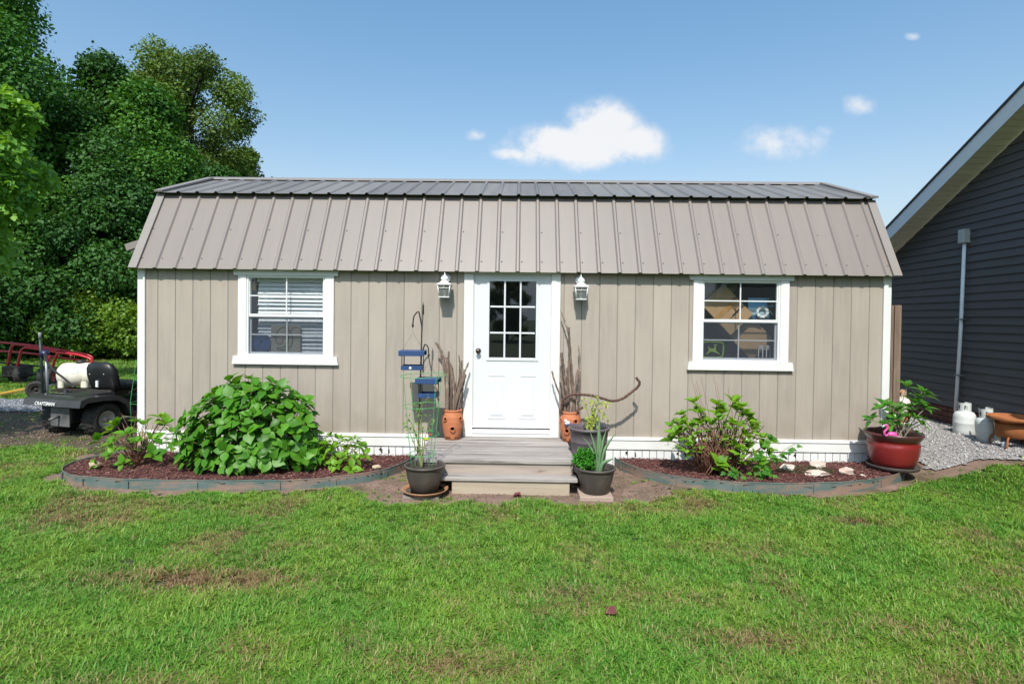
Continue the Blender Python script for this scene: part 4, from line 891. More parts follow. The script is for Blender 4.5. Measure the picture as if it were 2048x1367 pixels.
# the big one
t = thing('hydrangea_bush', 'big dense round hydrangea bush under the left window', 'bush', (-2.79, -.60, .09))
def dome(v):
    k = (abs(v[0])**2.7+abs(v[1])**2.7+abs(v[2])**2.7)**(1/2.7); return (v[0]/k, v[1]/k, v[2]/k)
cc = Vector((-2.79, -.60, .12)); rx, ry, rz = .71, .39, .85; cnt = 0; i = 0; pts_ = []
N_ros = 74
for i in range(N_ros*3):
    z = 1-(i+.5)/(N_ros*3)*1.05; ph = i*2.39996; q = math.sqrt(max(0, 1-z*z)); n = Vector(dome((q*math.cos(ph), q*math.sin(ph), z)))
    if n.y > .35 or n.z < -.03: continue
    pts_.append(n)
g.shuffle(pts_); pts_ = pts_[:66]; used = 0
stem = MB(); vio = []
for n in sorted(pts_, key=lambda a: a.y):
    k = 5 if used < 290 else 0
    if used+6 > 298: break
    f_ = g.uniform(.90, 1.04); p = Vector((cc.x+n.x*rx*f_*(1-.08*n.z), cc.y+n.y*ry*f_, cc.z+n.z*rz*f_))
    if n.z < .25: p.z = max(p.z, .24)
    nn = Vector((n.x/rx, n.y/ry*.8, n.z/rz+.5)).normalized(); kk = 5 if g.random() < .6 else 4
    rosette(t, p, nn, HM, g.uniform(.100, .140), kk, g, (.75, 1.4)); used += kk
    stem.tube([(cc.x+n.x*.12, cc.y+n.y*.1, .09), (cc.x+n.x*rx*.55, cc.y+n.y*ry*.5, .10+n.z*rz*.5), p], [.006, .005, .003], 5)
stem.build('stems', stemb, t)
ng = np.random.default_rng(5); n_ = 900; dd = ng.normal(size=(n_, 3)); dd[:, 2] = np.abs(dd[:, 2]); dd /= np.linalg.norm(dd, axis=1, keepdims=True)
pos = np.array(cc)+dd*np.array([rx, ry, rz])*ng.uniform(.55, .93, (n_, 1)); pos[:, 2] = np.maximum(pos[:, 2], .17)
d2 = dd*.5+ng.normal(0, .5, (n_, 3))+np.array([0, 0, -.25]); V_, F_ = leaf_arrays(pos, d2, dd+np.array([0, 0, .6]), ng.uniform(.09, .14, n_), .7)
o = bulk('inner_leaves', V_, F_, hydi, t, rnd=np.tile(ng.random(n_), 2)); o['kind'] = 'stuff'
def leafy(name, n_, cc, rad, seed, me_list, parent, size, k=(.86, 1.0), zmin=.17, droop=-.05):
    """many full leaves on a dome, as one mesh: what is past 300 single leaves"""
    ng = np.random.default_rng(seed); VV = []; FF = []; RR = []; b0 = 0
    for i in range(n_):
        d = ng.normal(size=3); d[2] = abs(d[2]); d /= np.linalg.norm(d)
        if d[1] > .45: continue
        d = np.array(dome(d)); p = np.array(cc)+d*np.array(rad)*ng.uniform(*k); p[2] = max(p[2], zmin); nn = Vector((d[0], d[1]-.1, d[2]+.55)).normalized(); tt = Vector(ng.normal(size=3)); tt -= nn*tt.dot(nn)*.8; tt.z -= droop; M3 = orient(tt, nn)
        s_ = ng.uniform(*size); me = me_list[i % len(me_list)]
        for v in me.vertices: VV.append(tuple(Vector(p)+M3 @ (v.co*s_)))
        for f_ in me.polygons: FF.append([b0+a for a in f_.vertices]); RR.append(0)
        r_ = ng.random()
        for q in range(len(me.polygons)): RR[-1-q] = r_
        b0 += len(me.vertices)
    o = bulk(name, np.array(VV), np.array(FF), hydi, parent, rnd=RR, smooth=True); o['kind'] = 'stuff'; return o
def cluster(name, centers, per, size, me_list, m, parent, seed, sp=.035):
    """the further leaves of a plant (past 300), gathered round its stem tips, as one mesh"""
    ng = np.random.default_rng(seed); VV = []; FF = []; RR = []; b0 = 0
    for c in centers:
        for i in range(per):
            a = ng.uniform(0, 2*PI); tt = Vector((math.cos(a), math.sin(a), ng.uniform(-.1, .8))); p = Vector(c)+Vector(ng.normal(0, sp, 3)); M3 = orient(tt, (0, -.25, 1)); s_ = ng.uniform(*size); me = me_list[i % len(me_list)]
            for v in me.vertices: VV.append(tuple(p+M3 @ (v.co*s_)))
            for f_ in me.polygons: FF.append([b0+a_ for a_ in f_.vertices])
            RR += [ng.random()]*len(me.polygons); b0 += len(me.vertices)
    o = bulk(name, np.array(VV), np.array(FF), m, parent, rnd=RR, smooth=True); o['kind'] = 'stuff'; return o
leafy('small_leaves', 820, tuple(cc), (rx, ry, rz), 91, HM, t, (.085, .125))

def stemplant(name, label, base, stems_, ms, ln, seed, kk=(5, 7), cat='bush', sm=stemb, extra=0, spread=.05, sr=.0035, el=(1.0, 1.5)):
    g = random.Random(seed); t = thing(name, label, cat, base); mb = MB()
    stems_ = list(stems_)+[(x+g.uniform(-.07, .07), y-g.uniform(.0, .12), z-g.uniform(.04, .12)) for (x, y, z) in stems_ if cat == 'bush' and z > .25 and base[0] > -3 and g.random() < .8][:max(0, int((292-len(stems_)*(kk[1]+1.5))/(kk[1]+1.5)))]
    for (x, y, z) in stems_:
        b = Vector((base[0]+g.uniform(-spread, spread), base[1]+g.uniform(-spread, spread)*.6, base[2])); e = Vector((x, y, z)); mid = b.lerp(e, .5)+Vector((g.uniform(-.015, .015), 0, .03))
        P_ = smoothpath([b, mid, e], 4); mb.tube(P_, [sr*1.3-(sr*.6)*i/len(P_) for i in range(len(P_))], 5)
        ax = (e-mid).normalized()+Vector((0, -.25, .7)); rosette(t, e, ax, ms, ln*g.uniform(.8, 1.15), g.randint(*kk), g, el)
        if g.random() < .75:
            q = b.lerp(e, g.uniform(.6, .85)); a = g.uniform(0, 6.28)
            for s_ in (0, PI): put_leaf(g.choice(ms), t, q, (math.cos(a+s_), math.sin(a+s_), .1), (0, 0, 1), ln*g.uniform(.5, .8))
    for k in range(extra):
        a = g.uniform(-1, 1); b = Vector((base[0]+g.uniform(-spread, spread)*1.2, base[1]+g.uniform(-.05, .05), base[2])); h = g.uniform(.25, .55)
        mb.tube([b, b+Vector((a*.16, g.uniform(-.05, .05), h*.6)), b+Vector((a*.30, g.uniform(-.08, .08), h))], [sr*1.25, sr, sr*.6], 4)
    mb.build('stems', sm, t); return t
g2 = random.Random(4)
S = [(-4.40, -.62, .33), (-4.32, -.55, .42), (-4.22, -.60, .48), (-4.10, -.55, .40), (-4.02, -.60, .52), (-3.93, -.62, .50), (-3.86, -.45, .55), (-3.74, -.55, .50), (-3.66, -.60, .42), (-4.18, -.72, .33), (-4.05, -.70, .42), (-3.92, -.75, .35), (-3.80, -.68, .36), (-3.62, -.62, .28), (-4.30, -.78, .12), (-3.98, -.85, .16), (-3.75, -.75, .22), (-3.90, -.40, .45), (-4.12, -.80, .24), (-3.70, -.42, .36)]
stemplant('hydrangea_bush', 'small leggy hydrangea at the left corner of the shed', (-3.98, -.62, .09), S, HY+[HM[0]], .110, 3, kk=(5, 7), extra=30, el=(.6, 1.3))
S = [(-1.98, -.55, .40), (-1.88, -.58, .37), (-1.80, -.55, .34), (-1.72, -.60, .38), (-1.64, -.60, .30), (-2.06, -.62, .26), (-1.92, -.70, .26), (-1.80, -.72, .22), (-1.68, -.70, .20), (-1.60, -.68, .24), (-2.04, -.70, .17), (-1.84, -.78, .15), (-1.70, -.78, .12), (-1.93, -.50, .31), (-1.75, -.55, .28), (-2.0, -.66, .33)]
stemplant('hydrangea_bush', 'low yellowish hydrangea between the big bush and the steps', (-1.83, -.64, .09), S, HY, .092, 8, kk=(5, 7), el=(.8, 1.5))
S = [(1.60, -.55, .55), (1.72, -.55, .68), (1.84, -.52, .80), (1.90, -.55, .70), (2.07, -.52, .78), (2.08, -.56, .68), (2.25, -.50, .81), (2.28, -.52, .72), (1.58, -.60, .42), (1.77, -.62, .56), (1.99, -.60, .58), (2.12, -.62, .46), (2.22, -.60, .60), (2.38, -.55, .66), (2.42, -.58, .55), (2.34, -.62, .47), (2.52, -.55, .45), (2.60, -.60, .42), (2.48, -.66, .36), (1.80, -.66, .40), (2.20, -.70, .38), (2.02, -.72, .22), (2.56, -.66, .28), (2.40, -.72, .26), (2.34, -.58, .70), (1.68, -.62, .50), (2.45, -.52, .60)]
br = stemplant('hydrangea_bush', 'sparse tall hydrangea with many bare brown stems under the right window', (2.07, -.62, .09), S, HY, .112, 12, kk=(6, 7), extra=150, spread=.17, sr=.0050, el=(.55, 1.2))
hyya = leafmat('hydrangea_leaf_bright_mass', (.10, .26, .012), (.22, .42, .028), attr=True)
cluster('small_leaves', [(x+.02, y-.03, z-.05) for x, y, z in S]+[(x*.75+2.07*.25, y-.06, z*.72) for x, y, z in S[::2]], 5, (.055, .10), HY, hyya, br, 55)
mb = MB(); g = random.Random(77)
for k in range(7):
    a = g.uniform(-.5, .7); mb.tube([(2.07+a*.2, -.6, .1), (2.07+a*.35, -.58, .6), (1.98+a*.42, -.56, g.uniform(.9, 1.12))], [.003, .0025, .0015], 4)
mb.build('bare_stems', stemb, br)
# low lobed ground plant at the foot of the right hydrangea
def lobed(name, w, m):
    vs = [(0, 0, 0)]; out_ = [(-.10, .05), (-.48, .10), (-.30, .30), (-.52, .55), (-.22, .55), (-.20, .85), (0, 1.05), (.20, .85), (.22, .55), (.52, .55), (.30, .30), (.48, .10), (.10, .05)]
    vs += [(x, y, -.12*y*y+.1*abs(x)) for x, y in out_]; vs.append((0, .45, 0)); c = len(vs)-1; fs = [(c, i+1, i) for i in range(1, len(out_))]+[(c, 1, 0), (c, 0, len(out_))]
    me = bpy.data.meshes.new(name); me.from_pydata(vs, [], [f[::-1] for f in fs]); me.update(); me.materials.append(m); return me
LB = lobed('leaf_lobed', 1, gard)
t = thing('vine_plant', 'low bright plant with lobed leaves trailing right of the sparse hydrangea', 'plant', (2.35, -.78, .09)); g = random.Random(9); mb = MB()
for (x0, y0, z0, x1, z1, k) in ((2.25, -.80, .10, 2.05, .20, 9), (2.35, -.78, .12, 2.60, .28, 12), (2.50, -.70, .15, 2.82, .42, 12), (2.35, -.80, .10, 2.50, .16, 8), (2.40, -.72, .2, 2.55, .55, 10)):
    mb.tube(smoothpath([(x0, y0, .09), ((x0+x1)/2, y0-.02, (z0+z1)/2+.05), (x1, y0+.02, z1)], 4), .003, 5)
    for i in range(k):
        u_ = (i+.5)/k; p = Vector((x0+(x1-x0)*u_+g.uniform(-.03, .03), y0+g.uniform(-.08, .04), z0+(z1-z0)*u_+g.uniform(-.03, .05)))
        a = g.uniform(0, 6.28); put_leaf(LB, t, p, (math.cos(a), math.sin(a)*.6-.3, g.uniform(-.5, .1)), (0, -.5, .8), g.uniform(.055, .085))
mb.build('stems', stemg, t)
# creeping ground cover between the rocks
n_ = 700; ng = np.random.default_rng(6); a = ng.uniform(0, 6.28, n_); q = np.sqrt(ng.random(n_)); px = 3.0+q*np.cos(a)*.30; py = -.52+q*np.sin(a)*.16
pos = np.stack([px, py, .10+ng.uniform(0, .03, n_)], 1); d2 = ng.normal(size=(n_, 3)); d2[:, 2] = np.abs(d2[:, 2])*.5; V_, F_ = leaf_arrays(pos, d2, np.tile([0, -.3, 1.], (n_, 1)), ng.uniform(.012, .028, n_), .4)
tag(bulk('ground_cover', V_, F_, leafmat('ground_cover_leaf', (.03, .06, .02), (.06, .10, .03), attr=True), None, rnd=np.tile(ng.random(n_), 2)), kind='stuff')
# rocks
for i, (c, rr, m_, lb) in enumerate([((2.85, -.47, .125), (.075, .05, .035), rock, 'white rock at the left end of the rock ring in the right bed'),
    ((3.05, -.66, .115), (.105, .055, .035), rock, 'flat pinkish white rock at the front of the rock ring'), ((3.20, -.40, .135), (.080, .06, .055), rock, 'tallest white rock at the back of the rock ring'),
    ((3.40, -.58, .12), (.080, .05, .042), rock, 'white rock at the right end of the rock ring'), ((3.52, -.66, .10), (.03, .022, .014), rock, 'pebble just right of the rock ring'),
    ((-4.34, -.76, .12), (.052, .045, .034), rockt, 'tan block of stone at the left tip of the left bed'), ((-1.47, -.66, .11), (.045, .035, .025), rockt, 'small tan stone right of the low yellowish hydrangea'),
    ((-4.12, -.35, .24), (.055, .04, .13), rockt, 'upright tan stone behind the small leggy hydrangea')]):
    tag(MB().blob(c, rr, i+1, .32, 1.6, 2).build('rock', m_), lb, 'rock', 'rocks in the mulch beds')

# gardenia in the red pot
GM = [leafmesh('leaf_g', .54, .3, .25, m=gard), leafmesh('leaf_h', .48, .4, .4, m=gard)]
S = [(4.12, -.40, .98), (4.30, -.38, .93), (4.36, -.36, .88), (4.20, -.42, .82), (4.28, -.45, .76), (4.05, -.42, .74), (3.93, -.40, .77), (3.86, -.42, .75), (4.16, -.45, .66), (4.00, -.45, .64), (4.30, -.40, .64), (4.24, -.38, .88), (3.78, -.38, .62), (4.10, -.30, .70), (4.22, -.48, .60), (3.92, -.46, .60), (4.18, -.36, .75)]
stemplant('gardenia_plant', 'glossy green shrub growing in the big red pot', (4.07, -.38, .42), S, GM, .125, 31, kk=(6, 8), cat='plant', sm=mat('grey_stem', (.25, .22, .17), rough=.8), spread=.07, sr=.005, el=(.7, 1.3))
# pink flamingo
t = thing('flamingo_ornament', 'little pink plastic flamingo in the red pot', 'ornament', (3.86, -.56, .42))
MB().blob((3.885, -.55, .505), (.052, .030, .030), 1, .04, 2, 3).build('body', pink, t)
MB().tube(smoothpath([(3.85, -.55, .50), (3.815, -.55, .495), (3.80, -.555, .53), (3.825, -.56, .565), (3.83, -.56, .59), (3.81, -.56, .605)], 5), [.013]*5+[.011]*21, 8).build('neck', pink, t)
MB().blob((3.808, -.56, .602), (.017, .012, .013), 2, .02, 2, 2).build('head', pink, t)
MB().tube([(3.797, -.56, .60), (3.782, -.56, .592), (3.776, -.56, .578)], [.007, .006, .002], 6).build('beak', letter, t)
MB().tube([(3.88, -.55, .48), (3.88, -.55, .40)], .003, 5).tube([(3.90, -.55, .48), (3.905, -.55, .40)], .003, 5).build('legs', black, t)
MB().add([(3.93, -.55, .505), (3.975, -.55, .485), (3.985, -.55, .47), (3.94, -.56, .48), (3.955, -.535, .495)], [(0, 4, 1), (1, 4, 2), (0, 1, 3), (1, 2, 3), (2, 4, 3), (4, 0, 3)]).build('tail', pink, t)

# aloe and parsley in the right pot
t = thing('aloe_plant', 'spiky grey green aloe in the dark pot right of the steps', 'plant', (.74, -1.20, .245)); b = Vector((.745, -1.21, .235))
def blade(pts, w, name='leaf'):
    P_ = smoothpath(pts, 6); n_ = len(P_); vs = []; side = None
    for i, p in enumerate(P_):
        k = i/(n_-1); d = (P_[min(i+1, n_-1)]-P_[max(i-1, 0)]).normalized(); s_ = d.cross(Vector((0, -1, .15))).normalized(); nn = s_.cross(d); hw = w*.5*(1-k**1.6)*(.85+.3*math.sin(k*2.5))+.0006; th = hw*.35
        vs += [p-s_*hw+nn*th*.4, p-nn*th, p+s_*hw+nn*th*.4, p+nn*th*.5]
    fs = [(i*4+k, i*4+(k+1) % 4, (i+1)*4+(k+1) % 4, (i+1)*4+k) for i in range(n_-1) for k in range(4)]
    return MB().add(vs, fs, True).build(name, aloem, t)
for tip, w, bend in (((.750, -1.21, .785), .052, 0), ((.905, -1.21, .612), .040, .05), ((.668, -1.20, .615), .040, -.02), ((.595, -1.22, .575), .028, -.05), ((.885, -1.25, .382), .050, .05), ((.82, -1.18, .63), .045, .02), ((.79, -1.24, .52), .040, .02), ((.70, -1.24, .50), .034, -.01), ((.765, -1.23, .60), .036, .0)):
    T_ = Vector(tip); blade([b+Vector((bend*.3, 0, 0)), b.lerp(T_, .5)+Vector((-bend*.5, 0, .02)), T_], w)
ng = np.random.default_rng(8); n_ = 1500; c = np.array([.615, -1.20, .355]); dd = ng.normal(size=(n_, 3)); dd /= np.linalg.norm(dd, axis=1, keepdims=True); lump = 1+.25*np.sin(dd[:, 0]*6)*np.cos(dd[:, 2]*5)
pos = c+dd*np.array([.105, .09, .105])*(ng.uniform(.45, 1, (n_, 1))*lump[:, None]); pos[:, 2] = np.maximum(pos[:, 2], .27); V_, F_ = leaf_arrays(pos, dd+ng.normal(0, .6, (n_, 3)), dd+np.array([0, 0, .8]), ng.uniform(.014, .030, n_), .8)
t = thing('parsley_plant', 'bushy bright green parsley in the dark pot beside the aloe', 'plant', (.62, -1.20, .245)); o = bulk('foliage', V_, F_, herb, t, rnd=np.tile(ng.random(n_), 2)); o['kind'] = 'stuff'
mb = MB(); g = random.Random(3)
for k in range(16): mb.tube([(.64+g.uniform(-.02, .02), -1.20, .245), (.62+g.uniform(-.09, .07), -1.2+g.uniform(-.06, .06), .34)], .0018, 4)
mb.build('stems', stemg, t)
def fluffy(name, label, base, stems_, m, seed, size, per, cat='plant', grp=None, sr=.003):
    g = random.Random(seed); ng = np.random.default_rng(seed); t = thing(name, label, cat, base, grp); mb = MB(); pos = []
    for S_ in stems_:
        P_ = smoothpath([base]+S_, 5); mb.tube(P_, [sr*(1.3-.8*i/len(P_)) for i in range(len(P_))], 5)
        for k in range(per):
            q = P_[g.randrange(len(P_)//3, len(P_))]; pos.append((q.x+g.gauss(0, .022), q.y+g.gauss(0, .022), q.z+g.gauss(0, .018)))
    mb.build('stems', stemg, t); pos = np.array(pos); n_ = len(pos); d2 = ng.normal(size=(n_, 3)); d2[:, 2] -= .5
    V_, F_ = leaf_arrays(pos, d2, np.tile([0., -.5, .8], (n_, 1)), ng.uniform(size*.6, size*1.3, n_), .5); o = bulk('foliage', V_, F_, m, t, rnd=np.tile(ng.random(n_), 2)); o['kind'] = 'stuff'; return t
fluffy('leafy_plant', 'yellow green leafy plant drooping in the purple grey barrel planter', (.72, -.80, .50), [[(.70, -.80, .70), (.64, -.82, .86)], [(.74, -.80, .72), (.72, -.82, .92)], [(.78, -.80, .80), (.88, -.82, .82)], [(.70, -.82, .65), (.74, -.85, .62)], [(.80, -.80, .74), (.84, -.84, .68)], [(.70, -.82, .62), (.70, -.85, .58)], [(.74, -.82, .78), (.78, -.84, .88)]], limel, 14, .040, 22)
tp = fluffy('tomato_plant', 'thin straggly tomato plant in the caged pot left of the steps', (-.90, -1.24, .25), [[(-.92, -1.24, .55), (-.90, -1.22, .84)], [(-.94, -1.25, .5), (-1.0, -1.25, .68), (-1.06, -1.25, .76)], [(-.88, -1.22, .5), (-.84, -1.22, .68), (-.80, -1.22, .72)], [(-.93, -1.24, .5), (-.93, -1.24, .78), (-.84, -1.23, .93)], [(-.96, -1.24, .45), (-1.02, -1.24, .60), (-1.05, -1.24, .70)], [(-.90, -1.23, .6), (-.94, -1.22, .74), (-.99, -1.22, .86)]], tomato, 15, .036, 13, sr=.004)
MB().blob((-.822, -1.25, .572), (.014, .014, .014), 1, .02, 2, 2).build('fruit', mat('tomato_red', (.35, .04, .01), rough=.3), tp)
MB().blob((-.86, -1.26, .538), (.026, .018, .014), 2, .3, 3, 2).build('yellow_leaf', mat('yellow_leaf_skin', (.5, .52, .04), rough=.6), tp)

# tomato cages
def cage(cx, cy, z0, rings, label, grp, lean=0):
    t = thing('tomato_cage', label, 'plant cage', (cx, cy, z0), grp)
    for (z, R_) in rings: MB().ring((cx, cy, z), R_, .0028, 40, 6, (.03, .02)).build('ring', greenw, t)
    zt, Rt = rings[0]
    for k in range(4):
        a = .75+k*PI/2; pts = [(cx+Rt*math.cos(a), cy+Rt*math.sin(a), zt+.035)]+[(cx+R_*math.cos(a), cy+R_*math.sin(a), z) for z, R_ in rings]+[(cx+(rings[-1][1]-.03)*math.cos(a), cy+(rings[-1][1]-.03)*math.sin(a), z0)]
        MB().tube(pts, .0030, 6).build('leg', greenw, t)
cage(-.895, -1.245, .16, [(1.125, .212), (.845, .182), (.575, .152), (.40, .128)], 'green wire tomato cage standing in the dark pot left of the steps', 'green wire tomato cages')
cage(-4.68, .62, .02, [(1.06, .14), (.85, .165), (.56, .20)], 'green wire tomato cage half hidden behind the left corner of the shed', 'green wire tomato cages')

# shepherd hook with feeders
t = thing('shepherd_hook', 'black iron shepherd hook pole by the landing left of the door', 'garden hook', (-1.06, -.42, .0))
MB().tube([(-1.085, -.42, 0), (-1.066, -.42, .9), (-1.052, -.42, 1.52), (-1.040, -.42, 1.765)], .0075, 8).build('pole', black, t)
MB().lathe([(0, .092), (.003, .075), (.005, .06), (.013, .035), (.009, .018), (.011, .014), (.007, .010), (.013, .002), (.013, -.004), (.008, -.008), (.012, -.03), (.009, -.05)], (-1.040, -.42, 1.745), 12).build('finial', black, t)
def hook(p0, top, end, name='hook'):
    mb = MB().tube(smoothpath([p0, Vector(p0).lerp(Vector(top), .6)+Vector((0, 0, .02)), top, Vector(top).lerp(Vector(end), .5)+Vector(((end[0]-top[0])*.32, 0, .02)), end], 6), .0072, 8)
    return mb.build(name, black, t)
hook((-1.050, -.42, 1.55), (-1.092, -.42, 1.725), (-1.147, -.43, 1.585)); hook((-1.060, -.42, 1.22), (-1.015, -.42, 1.375), (-.975, -.43, 1.27))
MB().blob((-1.148, -.43, 1.578), (.012, .012, .025), 1, .02, 2, 2).blob((-.974, -.43, 1.262), (.012, .012, .022), 1, .02, 2, 2).build('hook_tip', black, t)
def feeder(cx, cy, zt, w, label, rot, hp, button):
    t = thing('bird_feeder', label, 'bird feeder', (cx, cy, zt), 'blue platform bird feeders'); rm = Matrix.Translation((cx, cy, 0)) @ Matrix.Rotation(rot, 4, 'Z')
    d = .21; rf = MB(); rf.bbox(-w/2, w/2, -d/2, d/2, zt-.012, zt, .003).bbox(-w/2, w/2, -d/2-.012, -d/2, zt-.056, zt, .003).bbox(-w/2, w/2, d/2, d/2+.012, zt-.056, zt, .003); rf.xf(rm).build('roof', blue, t)
    zb = zt-.205; w2 = w-.05; tr = MB(); tr.bbox(-w2/2, w2/2, -d/2+.01, d/2-.01, zb, zb+.01, .002).bbox(-w2/2, w2/2, -d/2, -d/2+.01, zb, zb+.046, .002).bbox(-w2/2, w2/2, d/2-.01, d/2, zb, zb+.046, .002).bbox(-w2/2, -w2/2+.01, -d/2+.01, d/2-.01, zb, zb+.046, .002).bbox(w2/2-.01, w2/2, -d/2+.01, d/2-.01, zb, zb+.046, .002); tr.xf(rm).build('tray', blue, t)
    for sx in (-1, 1):
        for sy in (-1, 1): MB().tube([(sx*(w2/2-.008), sy*(d/2-.02), zb+.04), (sx*(w2/2-.008), sy*(d/2-.02), zt-.013)], .0045, 6).xf(rm).build('post', black, t)
    if button: MB().lathe([(0, -.003), (.012, -.003), (.014, 0)], (-.012, -d/2-.0005, zb+.022), 20, 'Y').xf(rm).build('button', letter, t)
    for sx in (-1, 1): 
        e = rm @ Vector((sx*(w/2-.02), 0, zt)); mid = Vector(hp)+Vector((0, 0, -.07)); MB().tube([hp, mid, e], .0012, 5).build('hanging_wire', wire, t)
feeder(-1.145, -.43, 1.312, .272, 'upper blue bird feeder with a round white button, hung left on the hook', R(3), (-1.147, -.43, 1.57), True)
feeder(-.972, -.43, 1.02, .245, 'lower blue bird feeder hung right on the hook behind the green cage', R(-3), (-.972, -.43, 1.25), False)

# ------------------------------------------------------------------ right side: post, house, tanks, brazier
t = thing('fence_post', 'tall weathered brown wooden post behind the right corner of the shed', 'post', (4.45, .32, 0))
MB().bbox(4.395, 4.425, .30, .42, 0, 1.87, .004).build('side_plank', postw, t); MB().bbox(4.427, 4.505, .285, .42, 0, 1.875, .004).build('plank', postw, t)
hs = thing('house', 'neighbouring house with charcoal horizontal siding and white gable trim', 'house', (6., 1., .2))
def WX(y): return 5.885+.045*(y-1.66)
def gz(y): return 2.757+.472*(2.70-y)   # underside of the soffit at the wall
YB, YF = 3.35, -8.2; YR = -2.4; zr = gz(YR)
def gzz(y): return gz(y) if y >= YR else zr-.472*(YR-y)
MB().add([(WX(YB)+.03, YB-.02, .1), (WX(YF)+.03, YF+.02, .1), (WX(YF)+.03, YF+.02, gzz(YF)), (WX(YR)+.03, YR, zr), (WX(YB)+.03, YB-.02, gz(YB))]+[(x_+6, y_, z_) for x_, y_, z_ in ((WX(YB), YB-.02, .1), (WX(YF), YF+.02, .1), (WX(YF), YF+.02, gzz(YF)), (WX(YR), YR, zr), (WX(YB), YB-.02, gz(YB)))],
         [(0, 1, 2, 3, 4), (9, 8, 7, 6, 5), (0, 4, 9, 5), (1, 6, 7, 2)]).build('wall', hsid, hs)
zc = .540; course = .1016; k = 0
while zc+course*k < zr+.05:
    z0, z1 = zc+course*k, zc+course*(k+1); ya = YB; 
    if z0 > gz(YB): ya = YR+(zr-z0)/.472
    yb = YF if z0 < gzz(YF) else YR-(zr-z0)/.472
    if ya-yb < .1: break
    ya2 = min(YB, YR+(zr-z1)/.472); yb2 = max(YF, YR-(zr-z1)/.472)
    if ya2 < yb2: ya2 = yb2 = YR
    yj = random.uniform(.6, 2.6) if ya > 1.2 else (ya+yb)/2; yj = min(yj, ya2-.05)
    for (e0, e1, f0, f1, pr) in ((ya, yj, ya2, yj, 0), (yj+.02, yb, yj+.02, yb2, .0022)):
        vs = []
        for (y_, zz, dx) in ((e0, z0, .022+pr), (e1, z0, .022+pr), (f1, z1-.001, .006+pr), (f0, z1-.001, .006+pr), (e0, z0, -.02), (e1, z0, -.02), (f1, z1-.001, -.02), (f0, z1-.001, -.02)): vs.append((WX(y_)-dx, y_, zz))
        MB().add(vs, [(0, 1, 2, 3), (4, 7, 6, 5), (0, 4, 5, 1), (3, 2, 6, 7), (0, 3, 7, 4), (1, 5, 6, 2)]).build('siding_board', hsid, hs)
    k += 1
# brick foundation
fm_ = MB().add([(WX(y_)+dx, y_, z_) for (dx, z_) in ((.012, .0), (.012, .54), (.05, .54), (.05, 0)) for y_ in (YB, YF)], [(0, 1, 3, 2), (2, 3, 5, 4), (4, 5, 7, 6), (0, 2, 4, 6), (1, 7, 5, 3)]).build('foundation', mortar, hs)
bmesh_b = MB().bbox(0, .03, 0, .193, 0, .058, .003)
bme = bpy.data.meshes.new('brick'); bme.from_pydata(bmesh_b.v, [], bmesh_b.f); bme.update(); bme.materials.append(brick)
for rrow in range(4):
    for cc_ in range(12):
        y_ = 3.1-(cc_+1)*.203+(rrow % 2)*.1; o = bpy.data.objects.new('brick', bme); COL.objects.link(o); o.parent = fm_; o.location = Vector((WX(y_)-.006, y_, .265+rrow*.068))-ORG[hs.name]; o.rotation_euler = (0, 0, -.045)
# rake: shingle edge, white fascia, soffit panels
OV = .285
def rk(dx, dz, name, m, ya, yb, dx2=None, th=.03, parent=hs): pass
for (ya, yb) in ((YB+.3, YR), (YF-.3, YR)):
    za, zb = gzz(max(min(ya, YB), YF))-(abs(ya-YB)*.472 if ya > 0 else abs(ya-YF)*.472), zr
    def strip(x0, x1, z0, z1, name, m, par):
        vs = []
        for (y_, zz) in ((ya, za), (yb, zb)):
            for (x_, dz) in ((x0, z0), (x1, z0), (x1, z1), (x0, z1)): vs.append((WX(y_)+x_, y_, zz+dz))
        return MB().add(vs, [(0, 1, 5, 4), (1, 2, 6, 5), (2, 3, 7, 6), (3, 0, 4, 7), (0, 3, 2, 1), (4, 5, 6, 7)]).build(name, m, par)
    rf = strip(-OV-.035, 6., .195, .225, 'roof', shing, hs)
    strip(-OV-.02, -OV, -.01, .192, 'fascia', fasc, hs); strip(-.022, .0, -.032, -.002, 'soffit_trim', soff, hs)
    if ya > 0:
        y_ = ya; st_ = .0965
        while y_ > -1.4:
            y1 = y_-st_+.009; z0 = za+.472*(ya-y_); z1 = za+.472*(ya-y1)
            vs = [(WX(y_)-OV, y_, z0), (WX(y_)-.001, y_, z0), (WX(y1)-.001, y1, z1), (WX(y1)-OV, y1, z1)]; vs += [(a_, b_, c_+.01) for a_, b_, c_ in vs]
            MB().add(vs, [(3, 2, 1, 0), (4, 5, 6, 7), (0, 1, 5, 4), (2, 3, 7, 6), (0, 4, 7, 3), (1, 2, 6, 5)]).build('soffit_panel', soff, hs); y_ -= st_
        strip(-OV+.001, -.002, .0135, .02, 'soffit_backing', gapm, hs)
    else: strip(-OV+.001, -.002, .0, .02, 'soffit_backing', soff, hs)
cp = WX(1.06)-.055
pp = MB().tube([(WX(1.12)-.045, 1.155, .50), (WX(1.1)-.045, 1.10, 1.6), (WX(1.08)-.045, 1.068, 2.76)], .022, 10).build('conduit_pipe', pvc, hs)
MB().bbox(cp-.045, cp+.05, 1.01, 1.12, 2.72, 2.90, .008).build('junction_box', mat('box_grey', (.42, .43, .42), rough=.5), pp)
for z_ in (1.72, .98): MB().box(WX(1.1)-.075, WX(1.1)-.02, 1.04, 1.17, z_, z_+.014).build('pipe_strap', steel, pp)

